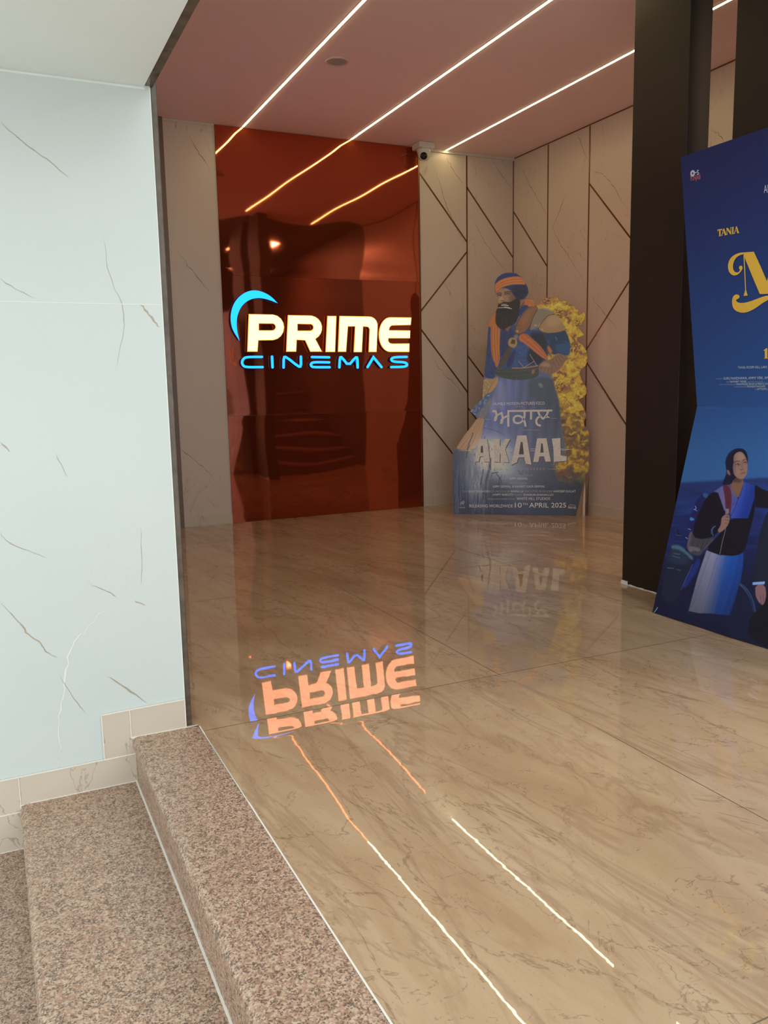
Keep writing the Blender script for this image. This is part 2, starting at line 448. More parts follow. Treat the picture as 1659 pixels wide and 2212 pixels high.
m.bar(white, (.5125, 0.0), (.5125, 1.99), .003, 0, .0012, 2)
tag(m.build('wall_left', [m_white_tile, m_vein_light, m_vein_pale]), 'tall white marble porch wall', 'wall', kind='structure')

# dark edge of the wall end and header above the opening
m = MB(); m.box(.5135, YW+.003, -.002, .5335, YW+.028, SZ+.02)
tag(bevel(m.build('trim_1', m_jamb), .003), 'dark marble edge at the end of the porch wall', 'trim', kind='structure')
m = MB(); m.box(.499, 1.75, SZ, .522, YW+.002, SZ+.015)
tag(m.build('trim_2', m_jamb), 'dark edge under the header', 'trim', kind='structure')
m = MB(); m.box(.498, 1.75, SZ+.015, .521, YW, CZ+.1)
tag(m.build('wall_header', m_soffit), 'header above the opening', 'wall', kind='structure')

# ceilings
m = MB(); m.box(.2, 3.3, CZ, XR+.1, YB+.1, CZ+.1)
tag(m.build('ceiling', m_ceiling), 'rose tinted ceiling', 'ceiling', kind='structure')
m = MB(); m.box(.5, 1.9, CZ-.004, XR+.1, 3.3, CZ+.1); m.box(3.0, -1.6, CZ-.004, XR+.1, 1.9, CZ+.1)
tag(m.build('ceiling', m_darkceil), 'dark ceiling over the inner stairs', 'ceiling', kind='structure')
m = MB(); m.box(-3.5, 1.75, SZ, .4975, YW+.02, SZ+.12)
tag(m.build('ceiling', m_soffit), 'white porch soffit', 'ceiling', kind='structure')
# cornice line over the back wall
a = back.px(925, 322)[0]
m = MB(); m.box(a, YB-.012, CZ-.022, XR-.001, YB, CZ)
m.box(.2, YB-.006, CZ-.012, 1.775, YB, CZ)
tag(m.build('trim_3', m_cornice), 'white cornice line', 'trim', kind='structure')
m = MB(); m.box(XR-.004, 3.31, CZ-.008, XR, YB-.02, CZ); m.box(XR-.006, YB-.006, .09, XR, YB, CZ-.02)
tag(m.build('trim_4', m_bronze), 'thin dark line along right wall top and corner', 'trim', kind='structure')
# dark brown strip, its colour stands in for a shadowed recess at far left
m = MB(); m.box(1.05, YB-.045, 0, 1.372, YB, CZ)
tag(m.build('wall_shade_strip', simple('brown_shade_strip', (.17, .11, .085), .35)), 'dark brown strip for the shadowed recess at far left of back wall', 'wall', kind='structure')

# skirtings
m = MB(); m.box(1.352, YB-.012, 0, 1.778, YB, .083)
tag(m.build('baseboard_back', m_skirt), 'marble skirting left of the mirror', 'baseboard', kind='structure')
m = MB(); m.box(3.575, YB-.012, 0, XR-.012, YB, .088)
tag(m.build('baseboard_back', m_skirt), 'marble skirting right of the mirror', 'baseboard', kind='structure')
m = MB(); m.box(XR-.012, 3.8, 0, XR, YB, .085)
tag(m.build('baseboard_right', m_skirt), 'marble skirting on the right wall', 'baseboard', kind='structure')
def skirt(name, us, gr=True):
    m = MB(); n = len(us); fr = [white.pt(*u, .009) for u in us]; bk = [white.pt(*u, 0) for u in us]
    m.v += [tuple(p) for p in fr+bk]; m.f.append(tuple(range(n))); m.m.append(0)
    for i in range(n): j = (i+1) % n; m.f.append((i, i+n, j+n, j)); m.m.append(0)
    for i in range(n):
        if gr: m.bar(white, us[i], us[(i+1) % n], .003, .006, .0097+.0004*abs(math.sin(17*us[0][0]+31*us[0][1]+i)), 1)
    return tag(m.build(name, [m_skirt, m_grout]), 'cream marble skirting stepping down the porch wall', 'baseboard', kind='structure')
skirt('baseboard_left', [(.335, 0), (.511, 0), (.511, .096), (.335, .093)])
skirt('baseboard_left', [(.249, -.058), (.345, -.056), (.345, -.002), (.335, -.002), (.335, .093), (.249, .091)])
skirt('baseboard_left', [(-.004, -.152), (.345, -.152), (.345, -.056), (-.004, -.060)])
skirt('baseboard_left', [(-.55, -.175), (-.004, -.172), (-.004, -.060), (-.55, -.062)])
skirt('baseboard_left', [(-.35, -.292), (-.004, -.292), (-.004, -.172), (-.35, -.174)])

# bronze inlay strips in the marble
n_trim = [4]
def inlay(pl, p, q, w=.013):
    n_trim[0] += 1
    m = MB(); m.bar(pl, p, q, w, -.002, .0025)
    tag(m.build('trim_%d' % n_trim[0], m_bronze), 'slim bronze inlay strip in marble wall', 'trim', 'bronze inlays', 'structure')
def vline(pl, x, y):
    u = pl.px(x, y)[0]; inlay(pl, (u, .088), (u, CZ-.012))
    return u
ub = vline(back, 1008, 360); u0 = 3.575
def diag(pl, a, b, ua, ub_):
    """inlay through photo pixels a and b, cut at u = ua and ub_"""
    p = np.array(pl.px(*a)); q = np.array(pl.px(*b)); s = (q[1]-p[1])/(q[0]-p[0])
    f = lambda u: (u, max(.09, p[1]+s*(u-p[0])))
    inlay(pl, f(ua), f(ub_))
diag(back, (904, 371), (1006, 519), u0, ub); diag(back, (906, 676), (1006, 547), u0, ub)
diag(back, (906, 707), (1003, 838), u0, ub); diag(back, (906, 889), (977, 979), u0, ub)
diag(back, (1011, 409), (1107, 555), ub, XR-.006); diag(back, (1006, 763), (1045, 815), ub, XR-.006)
diag(back, (1004.6, 873), (1022, 896), ub, XR-.2)
u1 = vline(right, 1184.5, 330); u2 = vline(right, 1274, 330); u3 = vline(right, 1450, 300)
diag(right, (1110.6, 459), (1181.6, 574.6), -YB+.01, u1)
diag(right, (1275, 399), (1360, 511), u2, u3)
diag(right, (1360, 606), (1267.5, 754), u2, u3)
diag(right, (1270, 787), (1352, 916), u2, u3)
m = MB(); m.box(3.562, YB-.014, 0, 3.576, YB, CZ-.02)
n_trim[0] += 1; tag(m.build('trim_%d' % n_trim[0], m_bronze), 'bronze edge strip right of the orange mirror', 'trim', kind='structure')

# ground and world outside
m = MB(); m.quad((-9, -9, -.62), (.6, -9, -.62), (.6, 6, -.62), (-9, 6, -.62))
tag(m.build('ground', m_ground), 'pale ground outside', 'ground', kind='structure')

# ------------------------------------------------------------------ portal pillars
pil = Plane((3.10, 0, 0), (0, -1, 0), (0, 0, 1))
def pillar(y0, y1, label):
    r = empty('pillar', (3.17, (y0+y1)/2, 0), label, 'pillar', 'dark portal pillars')
    m = MB(); m.box(3.10, y0, 0.0, 3.238, y1, CZ)
    bevel(m.build('shaft', m_pillar, r), .002, 2)
    m = MB()
    k = int((y1-y0)/.02)
    for i in range(k):
        a = y0+(y1-y0)*i/k; m.box(3.10-.004*(.5+rnd.random()), a, 0, 3.101, y0+(y1-y0)*(i+1)/k, .0045*(.5+rnd.random()))
    if y1 > 3.3: m.box(3.092, 3.50, 0, 3.10, 3.545, .02)
    m.build('caulk_line', m_grout, r)
pillar(3.168, 3.545, 'dark brown full height pillar left of the poster, white caulk at its foot')
pillar(2.40, 2.895, 'dark brown pillar rising behind the top of the blue poster')

# ------------------------------------------------------------------ ceiling LED strips
m_led = emis('led_diffuser', (1.0, .84, .40), 28)
m_alu = simple('aluminium_channel', (.7, .68, .62), .4, .6)
def led(x, y0, y1, label):
    r = empty('ceiling_light_strip', (x, (y0+y1)/2, CZ), label, 'ceiling light', 'recessed light strips')
    m = MB(); m.box(x-.0075, y0, CZ-.0035, x+.0075, y1, CZ-.0015); m.build('diffuser', m_led, r)
    m = MB(); m.box(x-.0115, y0-.003, CZ-.002, x-.0075, y1+.003, CZ+.002); m.box(x+.0075, y0-.003, CZ-.002, x+.0115, y1+.003, CZ+.002); m.build('channel', m_alu, r)
led(2.003, 3.5, 6.775, 'white light strip in the ceiling, leftmost, left of the round ceiling speaker')
led(2.932, 3.6, 6.78, 'white light strip in the ceiling, middle one, ending at the mirror top')
led(3.842, 3.4, 6.775, 'white light strip in the ceiling, rightmost, ending beside the security camera')

# warm panel lamp over the inner stairs (its glow reaches the pillars and shows in the orange mirror)
def panel_lamp(x, y):
    r = empty('ceiling_panel_lamp', (x, y, CZ), 'warm panel lamp in the dark ceiling over the inner stairs, seen in the mirror', 'ceiling light')
    m = MB(); m.box(x-.22, y-.40, CZ-.016, x+.22, y+.40, CZ-.010); m.build('lamp_panel', emis('warm_lamp_panel', (1.0, .74, .52), 44), r)
    m = MB(); m.box(x-.24, y-.42, CZ-.014, x+.24, y+.42, CZ-.0045); m.build('lamp_frame', m_alu, r)
panel_lamp(3.70, 1.35)

# round ceiling speaker
cx, cy = on_z(728, 132, CZ)[:2]
r = empty('ceiling_speaker', (cx, cy, CZ), 'small round grey ceiling speaker between two light strips', 'ceiling speaker')
m = MB(); m.lathe([(.074, CZ), (.076, CZ-.004), (.072, CZ-.008), (.062, CZ-.009), (.060, CZ-.005)], cx, cy, 48)
m.build('rim', simple('speaker_rim', (.62, .50, .47), .5), r, True)
m = MB(); m.lathe([(.0605, CZ-.005), (.04, CZ-.0075), (.0001, CZ-.008)], cx, cy, 48)
m.build('grille', simple('speaker_grille', (.42, .36, .36), .7, var=.2, scale=250), r, True)

# security camera at the mirror's top right corner
def dome_camera():
    px_, py_ = 3.555, 6.665
    r = empty('security_camera', (px_, py_, CZ), 'white turret security camera at the top right corner of the orange mirror', 'camera')
    m = MB(); m.box(px_-.075, py_-.065, CZ-.052, px_+.075, py_+.075, CZ-.001); bevel(m.build('junction_box', m_plastic, r), .008)
    m = MB(); m.lathe([(.0001, CZ-.050), (.060, CZ-.050), (.060, CZ-.060), (.053, CZ-.085), (.051, CZ-.10), (.044, CZ-.122), (.030, CZ-.136), (.0001, CZ-.141)], px_, py_, 40)
    o = m.build('turret', m_plastic, r, True)
    c = np.array([px_, py_, CZ-.104]); d = EYE+np.array([0, 0, .2])-c; d /= np.linalg.norm(d)
    u = np.cross(d, [0, 0, 1]); u /= np.linalg.norm(u); w = np.cross(u, d)
    m = MB(); seg = 32; prof = [(.036, .022), (.036, .046), (.031, .050), (.030, .046)]
    for rr, k in prof:
        for i in range(seg): a = 2*math.pi*i/seg; m.v.append(tuple(c+d*k+(u*math.cos(a)+w*math.sin(a))*rr))
    for i in range(len(prof)-1):
        for k in range(seg): a = i*seg+k; b = i*seg+(k+1) % seg; m.f.append((a, b, b+seg, a+seg)); m.m.append(0)
    lr = m.build('lens_ring', m_plastic, r, True)
    m = MB(); prof = [(.0305, .046), (.026, .053), (.015, .058), (.0001, .060)]
    for rr, k in prof:
        for i in range(seg): a = 2*math.pi*i/seg; m.v.append(tuple(c+d*k+(u*math.cos(a)+w*math.sin(a))*rr))
    for i in range(len(prof)-1):
        for k in range(seg): a = i*seg+k; b = i*seg+(k+1) % seg; m.f.append((a, b, b+seg, a+seg)); m.m.append(0)
    m.build('lens', m_black, lr, True)
dome_camera()

# ------------------------------------------------------------------ granite entrance stairs
def granite_step(x0, x1, z, label, zlow):
    r = empty('granite_step', ((x0+x1)/2, 0, zlow), label, 'step', 'granite entrance steps')
    y0, y1 = -2.6, YW-.0095
    # rounded nosing profile in X,Z swept along Y
    prof = [(x1, z), (x0+.018, z)]
    for k in range(1, 7): a = math.pi/2*k/6; prof.append((x0+.018-.018*math.sin(a), z-.018+.018*math.cos(a)))
    prof += [(x0, z-.032), (x0+.006, z-.034), (x0+.006, zlow), (x1, zlow)]
    n = len(prof); V = [(p[0], y, p[1]) for y in (y0, y1) for p in prof]
    F = [(i, (i+1) % n, (i+1) % n+n, i+n) for i in range(n)] + [tuple(range(n))[::-1], tuple(range(n, 2*n))]
    mesh_obj('tread', V, F, m_granite, r)
    m = MB(); m.box(x0+.001, y0, zlow, x0+.0065, y1, zlow+.0025)
    m.box(x0+.03, y1-.002, z-.002, x1, y1, z+.0022)
    m.build('grout_line', m_grout, r)
granite_step(.338, XO-.003, 0, 'top pink granite step edging the beige marble floor', -.15)
granite_step(-.006, .346, -.15, 'second pink granite step, one below the marble floor', -.292)
granite_step(-.34, .0, -.292, 'lowest pink granite step visible at the left edge', -.44)
for i in range(1): granite_step(-.72, -.335, -.44, 'pink granite step below the picture edge, at the foot of the stair', -.62)

# inner stairs, seen reflected in the orange mirror
def inner_stairs():
    r = empty('inner_staircase', (3.9, 3.0, 0), 'dark brown inner staircase behind the pillars, reflected in the orange mirror', 'staircase')
    m = MB(); nose = MB()
    for k in range(7):
        y = 3.05-.30*k; m.box(3.30, y-.30-.3*(6-k), .15*k, 4.50, y, .15*(k+1)-.02)
        nose.box(3.29, y-.30, .15*(k+1)-.02, 4.50, y+.02, .15*(k+1))
    m.build('riser_block', m_inner_step, r); nose.build('stair_treads', simple('stair_nosing', (.30, .20, .16), .25), r)
    m = MB(); p = Plane((3.27, 0, 0), (0, -1, 0), (0, 0, 1))
    m.bar(p, (-3.05, .95), (-1.0, 1.95), .045, -.02, .02)
    m.bar(p, (-3.05, 0), (-3.05, .97), .05, -.025, .025)
    m.build('handrail', m_steel, r)
inner_stairs()

# ------------------------------------------------------------------ orange mirror sheets
def mirror_sheet(z0, z1, seed, label):
    x0, x1 = 1.779, 3.562; nx, nz = 80, max(20, int((z1-z0)/.025))
    xs = np.linspace(x0, x1, nx); zs = np.linspace(z0, z1, nz)
    rs = np.random.RandomState(seed); X, Z = np.meshgrid(xs, zs); D = np.zeros_like(X)
    for k in range(7):
        lx, lz = rs.uniform(.5, 1.6), rs.uniform(.35, 1.2); sl = rs.uniform(.0006, .0019)*(1.7 if z0 > 2 else 1)
        D += sl*min(lx, lz)/(2*math.pi)*np.sin(2*math.pi*(X/lx*rs.choice([-1, 1])+Z/lz)+rs.uniform(0, 6.28))
    D += .0015*np.exp(-((Z-z0)/.05)**2) + .0015*np.exp(-((z1-Z)/.05)**2)
    V = [(float(a), float(YB-.010-d), float(b)) for a, b, d in zip(X.ravel(), Z.ravel(), D.ravel())]
    F = [(j*nx+i, j*nx+i+1, (j+1)*nx+i+1, (j+1)*nx+i) for j in range(nz-1) for i in range(nx-1)]
    mb = MB(); mb.box(x0, YB-.006, z0, x1, YB, z1); n = len(V)
    o = mesh_obj('mirror_sheet', V+mb.v, F+[tuple(n+i for i in f) for f in mb.f], m_mirror, None, None, True)
    tag(o, label, 'mirror panel', 'orange mirror sheets')
mirror_sheet(2.012, CZ-.004, 3, 'top orange mirror sheet reflecting the ceiling light strips')
mirror_sheet(.888, 2.0105, 5, 'middle orange mirror sheet carrying the glowing cinema sign')
mirror_sheet(.002, .8865, 8, 'bottom orange mirror sheet standing on the marble floor')

# ------------------------------------------------------------------ the glowing sign
signp = Plane((0, YB-.024, 0), (1, 0, 0), (0, 0, 1))
signf = Plane((0, YB-.047, 0), (1, 0, 0), (0, 0, 1))
m_face = emis('warm_white_letter_face', (1.0, .28, .15), 5.2)
m_rim = emis('orange_letter_rim', (1.0, .34, .03), 1.8)
m_blue = emis('cyan_letter_face', (.008, .17, 1.0), 4.8)
m_bluerim = emis('blue_letter_side', (.01, .10, .8), 1.0)
sr = empty('cinema_sign', (2.65, YB-.03, 1.25), 'glowing white and cyan PRIME CINEMAS letter sign on orange mirror', 'sign')
def s1(pts): return [signf.px(440+x/3.318, 560+y/3.318) for x, y in pts]
def arc(cx_, cy_, rx, ry, a0, a1, n=8):
    return [(cx_+rx*math.cos(math.radians(a0+(a1-a0)*i/n)), cy_+ry*math.sin(math.radians(a0+(a1-a0)*i/n))) for i in range(n+1)]
LET = [
 [[(323,392),(480,395)]+arc(490,488,88,93,-85,85)+[(393,582),(387,663),(313,663)], [(397,461),(485,462)]+arc(490,485,26,24,-80,80,6)+[(485,509),(397,509)]],
 [[(604,400),(750,402)]+arc(760,492,90,90,-80,62)+[(850,663),(765,663),(728,582),(668,578),(664,663),(592,663)], [(674,464),(755,466)]+arc(762,488,25,23,-80,80,6)+[(757,511),(674,511)]],
 [[(887,406),(952,406),(943,665),(874,665)]],
 [[(974,406),(1180,409)]+arc(1185,475,63,66,-75,0,6)+[(1248,490),(1240,665),(1183,665),(1190,500),(1180,486),(1144,482),(1135,666),(1076,666),(1086,482),(1035,482),(1022,664),(963,664)]],
 [[(1490,417),(1485,472),(1352,475),(1340,481),(1333,492),(1330,508),(1482,510),(1480,567),(1325,567),(1324,582),(1329,594),(1338,601),(1352,604),(1476,603),(1475,665)]+arc(1338,540,82,125,92,270,16)],
]
m_shell = simple('orange_letter_shell', (.50, .12, .03), .4); m_shellb = simple('dark_letter_shell', (.03, .02, .03), .4)
def glow_letter(name, loops, face, rim, lab=None):
    big = curve_mesh(name, loops, signp, .016, 0, [m_shell if rim is m_rim else m_shellb], sr)
    if lab: big['label'] = lab
    curve_mesh('lit_rim', loops, signp, .003, .018, [rim], big)
    return curve_mesh('lit_face', loops, signp, .002, .021, [face], big, .0015, None, .0045 if face is m_face else 0)
for loops in LET: glow_letter('letter', [s1(L) for L in loops], m_face, m_rim)
cres_ = [(530,315),(490,272),(440,240),(380,222),(330,225),(280,247),(235,288),(207,338),(193,400),(195,460),(212,515),(257,583),(240,520),(235,460),(241,405),(262,350),(298,308),(345,283),(400,276),(460,287)]
cres = [tuple(p_) for p_ in smooth_line(cres_[:12], 2)]+[tuple(p_) for p_ in smooth_line(cres_[11:]+[cres_[0]], 2)][1:-1]
glow_letter('crescent', [s1(cres)], m_blue, m_bluerim, 'cyan crescent')
CIN = [[(418,700),(310,700),(285,712),(273,738),(283,764),(308,774),(422,773)], [(490,698),(494,775)], [(573,776),(574,702),(592,700),(680,770),(698,768),(697,698)],
       [(1455,700),(1358,702),(1343,718),(1357,735),(1443,738),(1461,754),(1448,771),(1345,773)],
       [(973,775),(977,703),(990,702),(1038,764),(1088,703),(1102,705),(1104,776)], [(1175,773),(1217,702),(1275,773)]]
for i, P in enumerate(CIN):
    PP = smooth_line(P, 1 if i in (2, 4) else 2) if len(P) > 3 else P
    glow_letter('small_letter', [s1(stroke_loop(PP, 17))], m_blue, m_bluerim, 'slim cyan letter')
glow_letter('small_letter', [s1(stroke_loop([(776,701),(900,703)], 17)), s1(stroke_loop(smooth_line([(900,739),(792,737),(772,745),(768,757),(775,770),(795,774),(903,774)], 2), 17))], m_blue, m_bluerim, 'slim cyan letter')

# ------------------------------------------------------------------ painting printed boards
def vnoise(x, y, seed):
    xi = np.floor(x).astype(np.int64); yi = np.floor(y).astype(np.int64); fx = x-xi; fy = y-yi
    fx = fx*fx*(3-2*fx); fy = fy*fy*(3-2*fy)
    def hsh(a, b):
        n = (a*374761393 + b*668265263 + seed*1442695041) & 0xffffffff
        n = ((n ^ (n >> 13))*1274126177) & 0xffffffff
        return ((n ^ (n >> 16)) & 0xffff)/65535.0
    return (hsh(xi, yi)*(1-fx)+hsh(xi+1, yi)*fx)*(1-fy)+(hsh(xi, yi+1)*(1-fx)+hsh(xi+1, yi+1)*fx)*fy
def fbm(x, y, seed, o=4):
    s = 0; a = .5
    for k in range(o): s = s+a*vnoise(x*2**k, y*2**k, seed+k); a *= .5
    return s/(1-.5**o)

class Paint:
    """ink colours of a printed board, laid down in the frame of the photograph, 2 samples a pixel"""
    def __init__(s, x0, y0, x1, y1, ss=2):
        s.x0, s.y0, s.ss = x0, y0, ss; s.w = int((x1-x0)*ss); s.h = int((y1-y0)*ss)
        s.X, s.Y = np.meshgrid(x0+(np.arange(s.w)+.5)/ss, y0+(np.arange(s.h)+.5)/ss); s.a = np.zeros((s.h, s.w, 3))
    def blur(s, m, r):
        k = int(round(r*s.ss))
        if k < 1: return m
        for ax in (0, 1):
            for _ in range(2):
                pad = [(0, 0), (0, 0)]; pad[ax] = (k+1, k); c = np.cumsum(np.pad(m, pad, 'edge'), ax)
                n = m.shape[ax]; sl = lambda a, b: (slice(a, b), slice(None)) if ax == 0 else (slice(None), slice(a, b))
                m = (c[sl(2*k+1, 2*k+1+n)]-c[sl(0, n)])/(2*k+1)
        return m
    def poly(s, P, soft=.5, smooth=0):
        P = smooth_loop(P, smooth) if smooth else P
        P = np.array(P, float); m = np.zeros((s.h, s.w), bool)
        pad = soft*3+2
        i0 = max(0, int((P[:, 1].min()-pad-s.y0)*s.ss)); i1 = min(s.h, int((P[:, 1].max()+pad-s.y0)*s.ss)+1)
        j0 = max(0, int((P[:, 0].min()-pad-s.x0)*s.ss)); j1 = min(s.w, int((P[:, 0].max()+pad-s.x0)*s.ss)+1)
        out = np.zeros((s.h, s.w))
        if i1 <= i0 or j1 <= j0: return out
        X = s.X[i0:i1, j0:j1]; Y = s.Y[i0:i1, j0:j1]; mm = np.zeros(X.shape, bool)
        for k in range(len(P)):
            xa, ya = P[k]; xb, yb = P[(k+1) % len(P)]
            if ya == yb: continue
            c = ((ya > Y) != (yb > Y)) & (X < (xb-xa)*(Y-ya)/(yb-ya)+xa); mm ^= c
        out[i0:i1, j0:j1] = s.blur(mm.astype(float), soft)
        return out
    def fill(s, P, col, soft=.4, alpha=1.0, smooth=1):
        s.lay(s.poly(P, soft, smooth)*alpha, col)
    def lay(s, m, col):
        m = np.clip(m, 0, 1)[..., None]; c = col if isinstance(col, np.ndarray) else np.array(col, float)
        s.a = s.a*(1-m)+c*m
    def line(s, P, w, col, alpha=1.0, smooth=1):
        P = smooth_line(P, smooth) if smooth else [np.array(p, float) for p in P]
        A = np.array(P); pad = w+2
        i0 = max(0, int((A[:, 1].min()-pad-s.y0)*s.ss)); i1 = min(s.h, int((A[:, 1].max()+pad-s.y0)*s.ss)+1)
        j0 = max(0, int((A[:, 0].min()-pad-s.x0)*s.ss)); j1 = min(s.w, int((A[:, 0].max()+pad-s.x0)*s.ss)+1)
        if i1 <= i0 or j1 <= j0: return
        X = s.X[i0:i1, j0:j1]; Y = s.Y[i0:i1, j0:j1]; d = np.full(X.shape, 1e9)
        for p, q in zip(P[:-1], P[1:]):
            v = q-p; L = v@v+1e-9; t = np.clip(((X-p[0])*v[0]+(Y-p[1])*v[1])/L, 0, 1)
            d = np.minimum(d, np.hypot(X-p[0]-t*v[0], Y-p[1]-t*v[1]))
        mk = np.zeros((s.h, s.w)); mk[i0:i1, j0:j1] = np.clip((w/2-d)/.6+.5, 0, 1)*alpha
        s.lay(mk, col)
    def grad(s, stops, t):
        """colour ramp over array t"""
        xs = [a for a, _ in stops]; return np.stack([np.interp(t, xs, [c[k] for _, c in stops]) for k in range(3)], -1)
    def sample(s, x, y):
        fx = np.clip((x-s.x0)*s.ss-.5, 0, s.w-1.001); fy = np.clip((y-s.y0)*s.ss-.5, 0, s.h-1.001)
        i = fx.astype(int); j = fy.astype(int); a = (fx-i)[:, None]; b = (fy-j)[:, None]
        return (s.a[j, i]*(1-a)+s.a[j, i+1]*a)*(1-b)+(s.a[j+1, i]*(1-a)+s.a[j+1, i+1]*a)*b

def project(P):
    d = P-EYE; z = d@CF
    return (d@CR)/z*FPX+W/2, -(d@CU)/z*FPX+H/2

def printed_sheet(name, P3, nx, ny, paint, lift, mat, parent, inside=None):
    """P3(ny,nx,3) grid of points on the board; ink from paint scaled by the light it was read under"""
    V = P3.reshape(-1, 3); x, y = project(V); c = paint.sample(x, y)/255
    lin = np.where(c <= .04045, c/12.92, ((c+.055)/1.055)**2.4)*lift; lin = np.clip(lin, 0.002, .92)
    I = np.arange(nx*ny).reshape(ny, nx)
    F = np.stack([I[:-1, :-1], I[:-1, 1:], I[1:, 1:], I[1:, :-1]], -1).reshape(-1, 4)
    if inside is not None:
        k = inside.reshape(-1); F = F[k[F].all(1)]
    me = bpy.data.meshes.new(name); me.from_pydata([], [], [])
    me.vertices.add(len(V)); me.vertices.foreach_set('co', V.ravel())
    me.loops.add(F.size); me.loops.foreach_set('vertex_index', F.ravel().astype(np.int32))
    me.polygons.add(len(F)); me.polygons.foreach_set('loop_start', np.arange(0, F.size, 4, dtype=np.int32))
    me.update(calc_edges=True); me.validate()
    at = me.color_attributes.new('ink', 'FLOAT_COLOR', 'POINT')
    at.data.foreach_set('color', np.concatenate([lin, np.ones((len(V), 1))], 1).ravel().astype(np.float32))
    me.materials.append(mat); o = bpy.data.objects.new(name, me); C.objects.link(o)
    o.parent = parent; o.matrix_parent_inverse = parent.matrix_world.inverted()
    return o

# ------------------------------------------------------------------ the warrior standee
sa = np.array([3.577, 6.252, 0]); sb = np.array([4.401, 5.605, 0])
stand = Plane(sa, sb-sa, (0, 0, 1))                        # normal towards the room
def c2(*p): return [(960+x/4.879, 560+y/4.879) for x, y in p]
def c3(*p): return [(960+x/4.879, 840+y/4.879) for x, y in p]
OUT = c2((700,140),(760,150),(800,178),(835,225),(865,265),(882,305),(887,345),(875,385),(852,408),(872,415),(905,420),(940,440),(960,470),(970,495),
  (1000,475),(1030,420),(1070,405),(1130,402),(1165,398),(1192,382),(1207,430),(1240,442),(1262,436),(1285,442),(1300,470),(1340,480),(1375,492),(1385,532),(1412,524),(1408,590),(1440,580),(1455,560),(1475,552),(1486,590),
  (1475,640),(1440,690),(1408,722),(1440,752),(1478,800),(1440,815),(1400,832),(1402,862),(1460,905),(1500,970),(1508,1060),(1492,1120),(1440,1162),(1425,1200),(1445,1265),
  (1492,1340),(1502,1400),(1480,1450),(1412,1478),(1450,1530),(1485,1600),(1494,1650)) + c3((1494,300),(1468,342),(1474,390),(1515,430),(1528,470),(1526,760),(1524,860),(1492,900),
  (1440,1120),(1388,1335),(1000,1337),(600,1335),(100,1331),(88,1315),(88,640),(130,635),(132,605),(200,500),(290,385),(345,308),(300,262),(268,236),(330,170),(400,105)) + \
  c2((398,1465),(402,1380),(412,1250),(425,1150),(440,1000),(452,850),(462,700),(480,640),(510,580),(545,540),(560,508),(565,470),(556,385),(535,350),(528,300),(530,245),(555,195),(605,155),(650,142))
